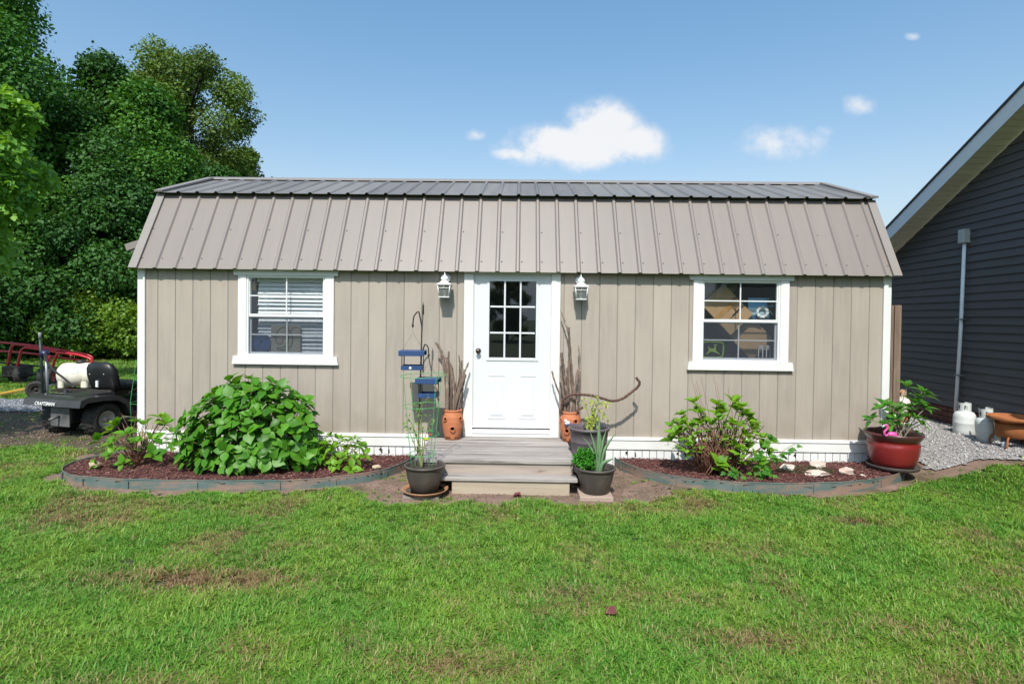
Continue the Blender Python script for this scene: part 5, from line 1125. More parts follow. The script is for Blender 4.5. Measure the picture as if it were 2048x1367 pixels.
def tank(c, label, m, tilt=0, mats=None):
    t = thing('propane_tank', label, 'propane tank', c, 'propane tanks by the house'); M_ = Matrix.Translation(c) @ Matrix.Rotation(tilt, 4, 'Y') @ Matrix.Diagonal((.76, .76, 1, 1))
    MB().lathe([(0, .02), (.10, .018), (.135, .030), (.152, .06), (.156, .10), (.156, .175), (.1575, .178), (.1575, .184), (.156, .187), (.156, .25), (.148, .285), (.125, .312), (.08, .327), (.03, .330), (0, .330)], (0, 0, 0), 40).xf(M_).build('body', m, t)
    MB().lathe([(.105, .028), (.108, 0), (.104, 0), (.101, .028)], (0, 0, 0), 32).xf(M_).build('foot_ring', m, t)
    # collar with openings
    co = MB(); n_ = 28; vs = []; fs = []
    for i in range(n_+1):
        a = PI*.35+i*(PI*2-PI*.7+PI*.0)/n_-PI*.0+PI*1.5-PI*.35*1; a = -PI/2-PI*.8+i*(PI*1.6)/n_
        for z_ in (.318, .352, .400, .432): vs.append((.088*math.cos(a), .088*math.sin(a), z_))
    for i in range(n_):
        for j in range(3):
            if j == 1 and i in (4, 5, 10, 11, 12, 19, 20): continue
            fs.append((i*4+j, (i+1)*4+j, (i+1)*4+j+1, i*4+j+1))
    co.add(vs, fs, True); n2 = len(vs); co.add([(x_*.965, y_*.965, z_) for x_, y_, z_ in vs], [f_[::-1] for f_ in fs], True); co.xf(M_).build('collar', m, t)
    MB().lathe([(0, .40), (.012, .40), (.02, .392), (.02, .38), (.010, .375), (.010, .33)], (0, 0, 0), 14).xf(M_).build('valve', bronze, t); return t
tank((5.60, .72, .245), 'white propane tank standing upright, left of the leaning one by the house', tankw)
tank((5.56, .28, .245), 'white propane tank leaning left behind the rusty brazier', tankw, R(-7))
tank((5.18, 1.30, .33), 'rust stained propane tank behind the post and the red pot plant', tankr)
tag(MB().lathe([(0, 0), (.12, 0), (.145, .2), (.15, .2), (.15, .207), (0, .207)], (5.18, 1.30, .12), 28).build('bucket', tankw), 'white upturned bucket under the rust stained tank', 'bucket')
# rusty brazier
bc = Vector((5.57, -.04, .26)); t = thing('fire_pit', 'rusty round brazier on bent legs at the right edge', 'fire pit', bc)
MB().lathe([(.16, .155), (.20, .165), (.20, .29), (.185, .325), (.19, .33), (.21, .295), (.21, .16), (.16, .145)], bc, 48).build('drum', rust, t)
MB().lathe([(.17, .330), (.285, .352), (.292, .362), (.288, .392), (.278, .392), (.275, .368), (.17, .345), (.17, .330)], bc, 56).build('rim', rust, t)
for k in range(4):
    a = PI*1.5-.95+k*PI/2; d = Vector((math.cos(a), math.sin(a), 0)); P_ = smoothpath([bc+d*.13+Vector((0, 0, .15)), bc+d*.20+Vector((0, 0, .155)), bc+d*.245+Vector((0, 0, .11)), bc+d*.26+Vector((0, 0, -.03))], 5); MB().tube(P_, .013, 8).build('leg', rust, t)
t.scale = (.86, .86, .95)
tag(MB().tube(smoothpath([(5.30, -.02, .63), (5.24, -.16, .60), (5.22, -.2, .50), (5.24, -.16, .42), (5.30, -.1, .40)], 6), .007, 8).build('gas_hose', black), 'black rubber hose looping in front of the leaning tank', 'hose')
t = thing('garden_gnome', 'little white and pink ornament under the rusty brazier', 'ornament', (5.38, -.22, .25))
MB().blob((5.42, -.10, .31), (.030, .03, .05), 3, .15, 2, 2).build('body', mat('ornament_white', (.6, .62, .6), (.3, .35, .4), 20, .5), t); MB().blob((5.45, -.15, .275), (.018, .018, .014), 4, .1, 2, 2).build('base', mat('ornament_pink', (.7, .25, .2), rough=.5), t)
t = tag(MB().blob((5.30, -.50, .262), (.034, .030, .028), 2, .06, 2, 2).build('gourd', mat('gourd_skin', (.42, .48, .20), (.50, .24, .10), 10, .6, lo=.5, hi=.56)), 'small green and orange gourd lying on the gravel', 'gourd')
t = tag(MB().bbox(5.66, 5.80, -.62, -.12, .24, .60, .02).build('grill_side', seatm), 'black appliance edge beside the rusty brazier', 'appliance')

# ------------------------------------------------------------------ left side: tractor, sprayer, carts
def wheel(parent, c, axis, rad, wid, rimr, m_rim, lug=True, name='wheel'):
    ax = Vector(axis).normalized(); q = ax.to_track_quat('Z', 'X').to_matrix().to_4x4(); M_ = Matrix.Translation(c) @ q
    h = wid/2
    w = MB().lathe([(rimr, -h*.7), (rimr+.02, -h*.85), (rad*.8, -h), (rad*.95, -h*.85), (rad, -h*.5), (rad*1.005, 0), (rad, h*.5), (rad*.95, h*.85), (rad*.8, h), (rimr+.02, h*.85), (rimr, h*.7)], (0, 0, 0), 40)
    if lug:
        for i in range(22):
            for s_ in (-1, 1):
                a = 2*PI*(i+(s_ > 0)*.5)/22; b_ = MB().box(-.012, .012, -.006, .006, 0, 0); n_ = len(w.v)
                w.box(rad-.006, rad+.008, -.010, .010, min(0, s_*h*.75), max(0, s_*h*.75)); w.xf(Matrix.Rotation(a, 4, 'Z'), n_)
    o = w.xf(M_).build(name, rubber, parent)
    for s_ in (-1, 1):
        rm_ = MB().lathe([(rimr+.004, s_*h*.72), (rimr-.008, s_*h*.78), (rimr-.02, s_*h*.5), (rimr*.55, s_*h*.25), (rimr*.3, s_*h*.3), (rimr*.22, s_*h*.6), (0, s_*h*.62)], (0, 0, 0), 32); rm_.xf(M_).build('rim', m_rim, o)
    return o
TO = Vector((-6.04, 1.28, 0)); TA = R(15)
t = thing('lawn_tractor', 'charcoal riding lawn tractor seen from behind, left of the shed', 'lawn tractor', TO)
TM = Matrix.Translation(TO) @ Matrix.Rotation(-TA, 4, 'Z')
def tb(mb, name, m, parent=None): return mb.xf(TM).build(name, m, parent or t)
axw = TM.to_3x3() @ Vector((1, 0, 0))
for s_ in (-1, 1):
    wheel(t, TM @ Vector((s_*.36, 0, .225)), axw, .225, .24, .115, rimm); wheel(t, TM @ Vector((s_*.36, 1.62, .18)), axw, .18, .15, .09, rimm)
# rear deck and fenders: swept profile (y back to front), wide body
prof = [(-.42, .44), (-.40, .53), (-.30, .56), (-.05, .555), (.15, .53), (.28, .45), (.36, .30), (.42, .24), (.95, .24), (.95, .21), (.40, .205), (.32, .25), (.24, .40), (.12, .475), (-.1, .495), (-.32, .49), (-.37, .44)]
tb(MB().prism(prof, .22, .50, 'X'), 'fender', mower); tb(MB().prism(prof, -.50, -.22, 'X'), 'fender', mower)
tb(MB().prism([(-.42, .44), (-.40, .53), (-.30, .56), (.30, .56), (.30, .50), (-.32, .50), (-.37, .44)], -.2199, .2199, 'X'), 'rear_deck', mower)
hp = MB().bbox(-.13, .20, -.33, -.31, .16, .42, .006).box(-.10, -.085, -.3325, -.3301, .28, .36).box(.08, .10, -.3325, -.3301, .32, .34); tb(hp, 'hitch_plate', plate)
tb(MB().bbox(-.12, .19, -.30, 1.3, .20, .46, .02), 'chassis', seatm)
tb(MB().box(-.22, .22, -.28, -.275, .5595, .564).box(-.22, -.2165, -.28, .2, .5595, .564).box(.2165, .22, -.28, .2, .5595, .564), 'deck_seam', plate)
tb(MB().lathe([(0, .03), (.03, .03), (.036, .022), (.036, 0)], (-.33, .02, .556), 16), 'fuel_cap', seatm)
tb(MB().tube([(.03, -.335, .30), (.03, -.46, .27)], .018, 8), 'tow_hitch', plate)
tb(MB().tube(smoothpath([(.30, .45, .53), (.22, .7, .60), (.10, .9, .66), (.02, 1.1, .70)], 5), .008, 6), 'control_cable', black)
cu = bpy.data.curves.new('lettering', 'FONT'); cu.body = 'CRAFTSMAN'; cu.size = .062; cu.extrude = .001; cu.align_x = 'CENTER'; cu.offset = .0012; cu.space_character = 1.0; cu.shear = .25; cu.materials.append(letter)
fo_ = bpy.data.objects.new('lettering_curve', cu); fme = bpy.data.meshes.new_from_object(fo_); bpy.data.objects.remove(fo_); fo = bpy.data.objects.new('lettering', fme); COL.objects.link(fo); fo.parent = t
fo.matrix_local = Matrix.Rotation(-TA, 4, 'Z') @ Matrix.Translation((-.10, -.4295, .452)) @ Matrix.Rotation(R(83), 4, 'X')
st = MB()   # seat: cushion and curved high back
for (z, w, y, d) in ((0, 0, 0, 0),): pass
sb = MB(); rows = [(.56, .25, .34, .06), (.66, .27, .31, .08), (.78, .275, .28, .09), (.88, .265, .26, .08), (.945, .22, .25, .06), (.975, .14, .25, .03)]; vs = []
for (z, w, y, d) in rows: vs += [(-w, y+d*.4, z), (-w*.8, y-d*.5, z), (0, y-d*.7, z), (w*.8, y-d*.5, z), (w, y+d*.4, z), (w*.8, y+d*.7, z), (0, y+d*.45, z), (-w*.8, y+d*.7, z)]
fs = [(i*8+k, i*8+(k+1) % 8, (i+1)*8+(k+1) % 8, (i+1)*8+k) for i in range(len(rows)-1) for k in range(8)]+[tuple(range(8))[::-1], tuple(range(40, 48))]; sb.add(vs, fs, True)
seat = tb(sb, 'seat_back', seatm); tb(MB().bbox(-.24, .24, .36, .78, .58, .68, .03), 'seat', seatm); tb(MB().bbox(-.18, .18, .26, .7, .50, .579, .01), 'seat_bracket', black)
for (x_, z_) in ((-.14, .80), (.12, .81)): tb(MB().lathe([(0, -.004), (.008, -.003), (.009, .0)], (x_, .212, z_), 10, 'Y'), 'bolt', rimm, seat)
tb(MB().bbox(-.05, -.01, .225, .245, .62, .71, .002), 'warning_label', letter, seat)
tb(MB().tube([(.0, 1.22, .50), (0, 1.10, .92)], .025, 8), 'steering_column', black)
sw = MB().ring((0, 0, 0), .17, .014, 32, 8); sw.tube([(-.17, 0, 0), (.17, 0, 0)], .01, 6).tube([(0, -.17, 0), (0, 0, 0)], .01, 6); sw.xf(Matrix.Translation((0, 1.08, .94)) @ Matrix.Rotation(R(28), 4, 'X')); tb(sw, 'steering_wheel', black)
hd = MB(); rows = [(1.18, .30, .44, .98), (1.3, .30, .44, 1.0), (1.75, .27, .42, .92), (1.98, .22, .40, .76), (2.05, .17, .38, .62)]; vs = []
for (y, w, z0, z1) in rows: vs += [(-w, y, z0), (-w, y, z1-.08), (-w*.7, y, z1), (w*.7, y, z1), (w, y, z1-.08), (w, y, z0)]
hd.add(vs, [(i*6+(k+1) % 6, i*6+k, (i+1)*6+k, (i+1)*6+(k+1) % 6) for i in range(len(rows)-1) for k in range(6)]+[tuple(range(6)), tuple(range(24, 30))[::-1]], False); tb(hd, 'hood', seatm)
lv = tb(MB().tube([(.40, .50, .52), (.41, .56, .64), (.42, .66, .71)], .006, 6), 'lift_lever', steel); tb(MB().blob((.42, .67, .715), (.02, .02, .02), 1, .02, 2, 2), 'lever_knob', rimm, lv)
tb(MB().tube([(.38, 1.0, .55), (.40, 1.08, .92)], .016, 8), 'shift_lever', black)

# towed sprayer tank
so_ = Vector((-8.85, 4.75, -.17)); t = thing('towed_sprayer', 'white poly tank sprayer on small wheels beside the tractor', 'sprayer', so_)
SM = Matrix.Translation(so_) @ Matrix.Rotation(R(12), 4, 'Z')
mb = MB().lathe([(0, -.36), (.10, -.355), (.18, -.33), (.225, -.28), (.235, -.20), (.235, -.12), (.228, -.11), (.228, -.08), (.235, -.07), (.235, .12), (.228, .13), (.228, .16), (.235, .17), (.235, .24), (.215, .30), (.15, .34), (0, .36)], (.08, 0, .62), 40, 'X'); mb.bbox(-.22, -.12, -.20, .20, .36, .56, .02).bbox(.18, .30, -.20, .20, .36, .56, .02)
tk = mb.xf(SM).build('tank', tankp, t)
MB().lathe([(.085, -.02), (.085, .035), (.075, .045), (0, .047)], (.10, 0, .86), 24).xf(SM).build('cap', black, tk); MB().box(.04, .16, -.237, -.233, .66, .72).xf(SM).build('label', letter, tk)
MB().bbox(-.35, .50, -.18, -.13, .30, .35, .004).bbox(-.35, .50, .13, .18, .30, .35, .004).bbox(-.5, -.35, -.03, .03, .29, .34, .004).build('frame', black, t) if False else MB().bbox(-.35, .50, -.18, -.13, .30, .35, .004).bbox(-.35, .50, .13, .18, .30, .35, .004).xf(SM).build('frame', black, t)
for (x_, y_) in ((-.66, -.05), (-.40, .45)): wheel(t, SM @ Vector((x_, y_, .335)), SM.to_3x3() @ Vector((.35, -1, 0)), .165, .13, .09, rubber, False)
MB().tube([SM @ Vector((-.66, -.05, .335)), SM @ Vector((-.5, .2, .4)), SM @ Vector((-.40, .45, .335))], .014, 6).build('axle', steel, t)
gp = MB().tube([(-7.90, 2.95, .10), (-7.945, 2.95, .98)], .020, 8).build('spray_wand_tube', steel, t)
MB().blob((-7.985, 2.98, .98), (.075, .06, .075), 5, .25, 3, 2).build('hose_reel', navy, t); MB().bbox(-7.91, -7.87, 2.93, 2.97, .84, .95, .004).build('trigger', redm, t)
MB().tube(smoothpath([(-7.95, 2.95, 1.0), (-7.78, 2.75, .90), (-7.35, 2.4, .76), (-6.95, 2.1, .67), (-6.45, 1.65, .60)], 6), .016, 8).build('hose', black, t)
t = tag(MB().tube([(-8.04, 3.02, 0), (-8.08, 3.02, .9), (-8.10, 3.02, 1.22)], .021, 10).build('steel_post', mat('green_black_post', (.02, .035, .03), rough=.5)), 'dark leaning steel post with a bare grey top, left of the tractor', 'post')
o = MB().tube([(-8.1002, 3.02, 1.221), (-8.105, 3.02, 1.34)], .023, 10).build('post_cap', mat('bare_grey_metal', (.20, .21, .20), rough=.6), t)
# red tube framed cart
t = thing('tube_cart', 'red tube framed cart on knobbly black wheels at the left edge', 'cart', (-11.4, 7.0, 0))
def rt(pts, r_=.028, nm='rail', m=redm): MB().tube(smoothpath(pts, 5), r_, 8).build(nm, m, t)
rt([(-12.9, 7.3, .95), (-11.9, 7.25, .88), (-10.9, 7.2, .74), (-10.4, 7.2, .64), (-10.38, 7.2, .52), (-10.5, 7.2, .48)]); rt([(-12.9, 7.3, .74), (-11.9, 7.25, .68), (-10.9, 7.2, .56), (-10.5, 7.2, .50)])
rt([(-12.15, 6.9, .40), (-12.08, 6.9, .80), (-12.0, 6.9, .90), (-11.8, 6.9, .90), (-10.9, 6.9, .78)]); rt([(-11.75, 6.7, .40), (-11.66, 6.7, .76), (-11.58, 6.7, .84), (-11.4, 6.7, .84), (-10.6, 6.7, .72), (-10.45, 6.7, .66)])
rt([(-10.85, 6.6, .35), (-10.75, 6.6, .66), (-10.66, 6.6, .74), (-10.3, 6.6, .72), (-9.95, 6.6, .62), (-9.92, 6.6, .50), (-10.0, 6.6, .46), (-10.6, 6.6, .50)])
rt([(-12.6, 7.0, .48), (-11.3, 6.9, .40), (-10.3, 6.8, .34)], .022, 'lower_bar', black); rt([(-11.8, 6.8, .26), (-10.9, 6.7, .20)], .03, 'axle_beam', black)
for (x_, y_) in ((-12.02, 6.95), (-11.72, 6.75), (-10.95, 6.5), (-10.68, 6.35)): wheel(t, (x_, y_, .21), (1, .35, 0), .21, .16, .10, redm if x_ > -11 else rubber)
MB().bbox(-12.1, -11.6, 6.65, 7.0, .15, .42, .03).build('gearbox', black, t)
t = tag(MB().tube([(-9.9, 3.4, .05), (-10.12, 4.4, .05), (-10.28, 5.1, .05), (-10.40, 5.75, .05)], .055, 10).build('yellow_pipe', yel), 'long yellow pipe lying on the grass beyond the gravel', 'pipe')

# ------------------------------------------------------------------ trees
def crown(parent, clumps, n, size, m, seed, name='crown', up=.35, flat=.8):
    g = np.random.default_rng(seed); C_ = np.array([c[:3] for c in clumps]); Rr = np.array([c[3] for c in clumps]); w = Rr**2; w /= w.sum(); k = g.choice(len(clumps), n, p=w)
    d = g.normal(size=(n, 3)); d /= np.linalg.norm(d, axis=1, keepdims=True); lum = 1+.22*np.sin(d[:, 0]*5+k)*np.cos(d[:, 2]*4+k*2)+.12*np.sin(d[:, 1]*11+k*3)
    rad = Rr[k]*(g.random(n)**.33)*lum; pos = C_[k]+d*rad[:, None]*np.array([1, 1, flat])
    dirs = d*.55+g.normal(0, .6, (n, 3)); dirs[:, 2] -= .25; nr = d*.7+g.normal(0, .45, (n, 3))+np.array([0, 0, up+.4])
    V_, F_ = leaf_arrays(pos, dirs, nr, size*g.uniform(.6, 1.35, n), .75, .1)
    cr_ = g.random(len(clumps))*.75-.08; o = bulk(name, V_, F_, m, parent, rnd=np.tile(np.clip(cr_[k]+g.random(n)*.42, 0, 1), 2)); return o
def tree(label, base, h, cr, n, size, m, seed, z0=1.5, nc=26, cl=(.9, 1.7), name='tree', shape=1.0, cat='tree', trunk=.22, lean=0, grp='trees along the wood edge'):
    g = random.Random(seed); t = thing(name, label, cat, (base[0], base[1], 0), grp); cl_ = []
    for i in range(nc):
        u_ = (i+.5)/nc; z = z0+(h-z0)*u_; prof_ = math.sin(min(1, .18+u_*.95*shape)*PI)**.65 if u_ < .98 else .2
        a = i*2.4+g.uniform(-.4, .4); q = cr*prof_*g.uniform(.45, 1.0); rc_ = g.uniform(*cl)*(1-.35*u_)
        cl_.append((base[0]+math.cos(a)*q+lean*u_, base[1]+math.sin(a)*q*.9, min(z, h-rc_*.8), rc_))
    cl_.append((base[0]+lean, base[1], h-cl[0]*.75, cl[0]*.8))
    mb = MB().tube(smoothpath([(base[0], base[1], -.1), (base[0]+g.uniform(-.2, .2), base[1], h*.4), (base[0]+lean*.8, base[1], h*.85)], 4), [trunk*(1-.09*i) for i in range(9)], 9); mb.build('trunk', trunkm, t)
    lb = MB()
    for c in cl_[::2]:
        zb = max(.8, c[2]-abs(c[0]-base[0])*.9-.6); lb.tube([(base[0]+lean*zb/h*.8, base[1], zb), ((base[0]+c[0])/2, (base[1]+c[1])/2, (zb+c[2])/2+.1), (c[0], c[1], c[2])], [trunk*.35, trunk*.22, trunk*.08], 6)
    lb.build('limb', trunkm, t); crown(t, cl_, int(n*1.85), size*.74, m, seed+100); return t
tree('tallest dark broadleaf tree at the left edge of the wood', (-21.4, 15.5), 16.5, 3.9, 46000, .21, tl_mid, 1, 1.0, 46, (1.3, 2.1), shape=.85)
tree('dark tree with a sloping crown, second from the left edge', (-18.0, 18.0), 12.7, 3.7, 34000, .20, tl_dark, 2, 1.0, 32, (1.1, 1.9))
tree('olive tinted tall tree behind the dark ones', (-18.1, 21.0), 13.3, 3.2, 24000, .20, tl_olive, 3, 4.0, 28, (1.0, 1.7), shape=.85)
tree('round topped olive tree standing highest near the shed roof', (-16.4, 21.8), 14.5, 3.3, 44000, .19, tl_olive, 4, 1.0, 56, (1.1, 1.6), shape=.74)
tree('mid green tree in front of the round topped one', (-15.9, 17.5), 11.4, 3.1, 26000, .19, tl_mid, 5, 1.0, 30, (1.0, 1.7))
tree('dark low tree hanging over the tractor', (-15.6, 15.2), 7.6, 3.0, 26000, .18, tl_dark, 6, .7, 28, (.9, 1.5))
tree('dark low tree at the left edge behind the red cart', (-19.6, 13.6), 7.6, 3.6, 30000, .18, tl_dark, 7, .6, 30, (1.0, 1.6))
tree('smaller olive tree at the right end of the wood above the shed roof', (-15.6, 26.0), 11.2, 2.0, 16000, .19, tl_olive, 8, 2.0, 24, (.7, 1.2))
tree('dark tree just behind the left end of the shed', (-12.6, 17.4), 7.9, 2.6, 22000, .18, tl_dark, 9, .8, 26, (.9, 1.4))
tree('small far tree whose top barely shows beside the roof ridge', (-15.4, 30.0), 10.4, 1.0, 5000, .19, tl_mid, 10, 5.0, 12, (.6, .9))
tree('slim mid green tree behind the roof left slope', (-14.8, 22.6), 9.3, 2.1, 14000, .19, tl_mid, 12, 2.0, 20, (.8, 1.3))
tree('bright green maple reaching in from the left edge', (-12.5, 5.6), 6.35, 1.55, 9000, .20, tl_lime, 11, 2.9, 30, (.45, .75), trunk=.12, lean=1.45, grp='small trees on the lawn')
g = random.Random(44)
for i, (x, y, h, m_, lb) in enumerate([(-18.0, 13.2, 1.5, tl_mid, 'low dark brush left of the yellow bramble'), (-15.9, 13.6, 2.3, tl_brush, 'yellow green bramble bush furthest left behind the tractor'), (-14.4, 13.8, 2.7, tl_brush, 'yellow green bramble bush in the middle behind the tractor'),
                                (-12.9, 13.6, 3.2, tl_brush, 'tall yellow green bramble bush against the corner of the shed'), (-11.2, 13.8, 2.6, tl_brush, 'bramble bush hidden mostly by the shed'), (-14.6, 14.8, 4.3, tl_brush, 'sunlit sapling rising above the brambles')]):
    t = thing('bramble_bush', lb, 'bush', (x, y, 0), 'brush along the wood edge'); cl_ = [(x+g.uniform(-.95, .95), y+g.uniform(-.5, .5), h*g.uniform(.15, .8), g.uniform(.4, .75)) for k in range(12)]
    crown(t, cl_, 8000, .11, m_, 300+i, 'foliage'); mb = MB()
    for c in cl_[:6]: mb.tube([(x, y, 0), ((x+c[0])/2, (y+c[1])/2, c[2]*.6), c[:3]], [.03, .02, .01], 5)
    mb.build('stems', trunkm, t)
# trees outside the frame: one shades the tractor, a row behind the camera is mirrored in the panes
tree('leafy tree standing left of the lawn, shading the tractor', (-8.9, -2.6), 6.4, 2.0, 9000, .17, tl_mid, 21, 3.1, 18, (.6, 1.0), trunk=.14, grp='small trees on the lawn')
def dup(root, loc, label, s=1.):
    r_ = root.copy(); COL.objects.link(r_); r_.location = loc; r_['label'] = label; r_.scale = (s, s, s)
    for ch in list(root.children):
        c = ch.copy(); COL.objects.link(c); c.parent = r_
    return r_
src = [o for o in bpy.data.objects if o.name.startswith('tree') and o.parent is None]
for i, x in enumerate((-17, -11.5, -6, -1, 5.5, 10.5, 16)): dup(src[(i*2+1) % 8], (x, -38-(i % 3)*2.2, -1.), 'tree %s in the row across the lawn behind the photographer' % ('furthest left', 'second from the left', 'third from the left', 'in the middle', 'third from the right', 'second from the right', 'furthest right')[i], .8)

# ------------------------------------------------------------------ grass
def grass_ok(x, y):
    ok = ~insoil(x, y) & ~inpoly(x, y, SHED) & ~inpoly(x, y, BEDL) & ~inpoly(x, y, BEDR) & ~inpoly(x, y, gravR) & ~inpoly(x+wob(x, y), y+wob(x, y), gravL)
    ok &= ~((x > WX(1.)-.05) & (y > -8.2) & (y < 3.4)); ok &= ~((x > -1.0) & (x < .55) & (y > -1.25) & (y < 0)); return ok
PATCH = [(-2.0, -3.05, .75, .20, .9), (.7, -3.15, .8, .22, .35), (-.7, -2.6, .5, .2, .3), (2.5, -4.2, .5, .16, 1.), (3.0, -3.0, .4, .15, .35), (2.9, -1.75, .35, .12, .8), (-2.9, -4.0, .5, .18, .9), (-.2, -3.9, .5, .14, .7),
         (1.0, -1.6, .6, .12, .5), (-3.0, -1.7, .7, .13, .5), (2.0, -3.45, .5, .15, .45), (-1.6, -4.15, .5, .16, .6), (2.2, -4.0, .7, .2, .7), (1.2, -3.6, .5, .14, .6), (3.2, -3.6, .4, .2, .6), (.9, -4.2, .35, .12, .5), (4.0, -2.3, .6, .2, .4), (1.6, -2.4, .6, .18, .4)]
def dryness(x, y):
    d = np.clip((vnoise(x, y, 1.6, 21)*.5+vnoise(x, y, 4.5, 22)*.3+vnoise(x, y, 13, 23)*.2-.535)*3.2, 0, 1)*.75
    for (px, py, a, b, s_) in PATCH:
        e = np.exp(-(((x-px)/a)**2+((y-py)/b)**2)*1.2); d = np.maximum(d, s_*e*np.clip(.4+1.3*vnoise(x, y, 7, 24), 0, 1.25))
    return np.clip(d, 0, 1)
def grass():
    g = np.random.default_rng(17); NV = 8; V_ = []; F_ = []; kd = []; bc_ = []
    for v in range(NV):
        for b in range(26):
            h = g.uniform(.020, .054)*(1.35 if b < 3 else 1); w = g.uniform(.0019, .0043); a = g.uniform(0, 2*PI); lean = g.uniform(.2, 1.7); px, py = g.normal(0, .017, 2); c, s_ = math.cos(a), math.sin(a)
            def P(t_, o_): r_ = h*t_*lean*t_; z = h*t_*(1-.34*lean*t_); return (px+c*r_-s_*o_, py+s_*r_+c*o_, z)
            b0 = len(V_); V_ += [P(0, -w), P(0, w), P(.55, w*.8), P(.55, -w*.8), P(1, 0)]; F_ += [(b0, b0+1, b0+2), (b0, b0+2, b0+3), (b0+3, b0+2, b0+4)]; kd += [v]*5; r_ = g.random(); bc_ += [r_]*3
    nb = len(V_); pts_ = []
    for (xa, xb, ya, yb, dens, sc_) in ((-4.2, 4.4, -5.2, -3.2, 1900, .88), (-5.8, 6.0, -3.2, -.2, 1200, .95), (-12, -4.4, -3.2, 3, 420, 1.25), (-7, -4.2, -6.5, -3.2, 300, 1.2), (4.4, 5.9, -6.5, -3.2, 300, 1.2), (-7, 5.9, -9, -5.2, 260, 1.3), (-24, -4.4, 3, 9, 90, 1.8), (-26, 8, 9, 17, 45, 2.3)):
        n_ = int((xb-xa)*(yb-ya)*dens); x = g.uniform(xa, xb, n_); y = g.uniform(ya, yb, n_); k = grass_ok(x, y); x, y = x[k], y[k]
        bare = vnoise(x, y, 9, 31); d = dryness(x, y); keep = g.random(len(x)) > np.clip((d-.45)*.9, 0, .5); x, y, d, bare = x[keep], y[keep], d[keep], bare[keep]
        s_ = sc_*g.uniform(.65, 1.2, len(x))*(.66+.5*vnoise(x, y, 2.2, 33)+.32*vnoise(x, y, 9, 34))*(1-.25*d)
        pts_.append(np.stack([x, y, H(x, y)+(vnoise(x, y, .8, 9)-.5)*.02, s_, d, g.random(len(x))], 1))
    # a few tufts straying onto the bare soil
    n_ = 260; x = g.uniform(-1.8, 1.7, n_); y = g.uniform(-1.5, -.6, n_); k = insoil(x, y) & ~((x > -1.1) & (x < .9) & (y > -1.36)) & (vnoise(x, y, 3, 40) > .55) & ~inpoly(x, y, BEDL) & ~inpoly(x, y, BEDR); x, y = x[k], y[k]
    pts_.append(np.stack([x, y, soilz(x, y), g.uniform(.4, .8, len(x)), g.random(len(x))*.3, g.random(len(x))], 1))
    n_ = 420; x = g.uniform(3.9, 6.0, n_); y = g.uniform(-.9, 0., n_); k = insoil(x, y) & (vnoise(x, y, 5, 41) > .45) & ~inpoly(x, y, BEDR) & ((x-4.02)**2+(y+.36)**2 > .09) & ~inpoly(x, y+.12, gravR); x, y = x[k], y[k]
    pts_.append(np.stack([x, y, soilz(x, y), g.uniform(.25, .6, len(x)), g.random(len(x))*.5, g.random(len(x))], 1))
    n_ = 2600; x = g.uniform(-9.2, -4.6, n_); y = g.uniform(-.3, 3., n_); k = insoil(x, y) & ~inpoly(x, y, BEDL) & (vnoise(x, y, 2.2, 43)*.6+vnoise(x, y, 8, 44)*.4 > .56); x, y = x[k], y[k]
    pts_.append(np.stack([x, y, soilz(x, y), g.uniform(.35, .9, len(x)), g.random(len(x))*.5, g.random(len(x))], 1))
    P_ = np.concatenate(pts_); A = np.concatenate([np.array(V_), P_[:, :3]]); me = bpy.data.meshes.new('grass'); me.vertices.add(len(A)); me.vertices.foreach_set('co', A.astype(np.float32).ravel())
    F_ = np.array(F_); me.loops.add(F_.size); me.loops.foreach_set('vertex_index', F_.ravel().astype(np.int32)); me.polygons.add(len(F_)); me.polygons.foreach_set('loop_start', np.arange(0, F_.size, 3, dtype=np.int32)); me.update(calc_edges=True)
    def at(nm, arr, dom='POINT', ty='FLOAT'): a_ = me.attributes.new(nm, ty, dom); a_.data.foreach_set('value', np.asarray(arr, dtype=np.float32 if ty == 'FLOAT' else np.int32))
    at('variant', np.concatenate([kd, np.full(len(P_), -1)]), ty='INT'); z = np.zeros(nb); at('size', np.concatenate([z, P_[:, 3]])); at('dry', np.concatenate([z, P_[:, 4]])); at('tone', np.concatenate([z, P_[:, 5]])); at('blade', bc_, 'FACE')
    M = bpy.data.materials.new('grass_blade'); M.use_nodes = True; n = M.node_tree.nodes; l = M.node_tree.links; P = n['Principled BSDF']
    def atn(nm, ty): a_ = n.new('ShaderNodeAttribute'); a_.attribute_name = nm; a_.attribute_type = ty; return a_.outputs['Fac']
    def mixc(f_, a_, b_):
        m_ = n.new('ShaderNodeMix'); m_.data_type = 'RGBA'
        for i_, v_ in ((0, f_), (6, a_), (7, b_)):
            if isinstance(v_, tuple): m_.inputs[i_].default_value = v_+(1,)
            elif isinstance(v_, float): m_.inputs[i_].default_value = v_
            else: l.new(v_, m_.inputs[i_])
        return m_.outputs[2]
    geo = n.new('ShaderNodeNewGeometry'); nz_ = n.new('ShaderNodeTexNoise'); nz_.inputs['Scale'].default_value = 1.7; nz_.inputs['Detail'].default_value = 4; l.new(geo.outputs['Position'], nz_.inputs['Vector'])
    q = n.new('ShaderNodeMapRange'); l.new(nz_.outputs[0], q.inputs[0]); q.inputs[1].default_value = .38; q.inputs[2].default_value = .62
    green = mixc(q.outputs[0], (.082, .245, .010), (.200, .330, .022)); green = mixc(atn('tone', 'INSTANCER'), green, mixc(.6, green, (.050, .26, .035)))
    bl = atn('blade', 'GEOMETRY'); green = mixc(bl, green, mixc(.5, green, (.32, .50, .09)))
    dryc = mixc(bl, (.17, .085, .045), (.42, .29, .15))
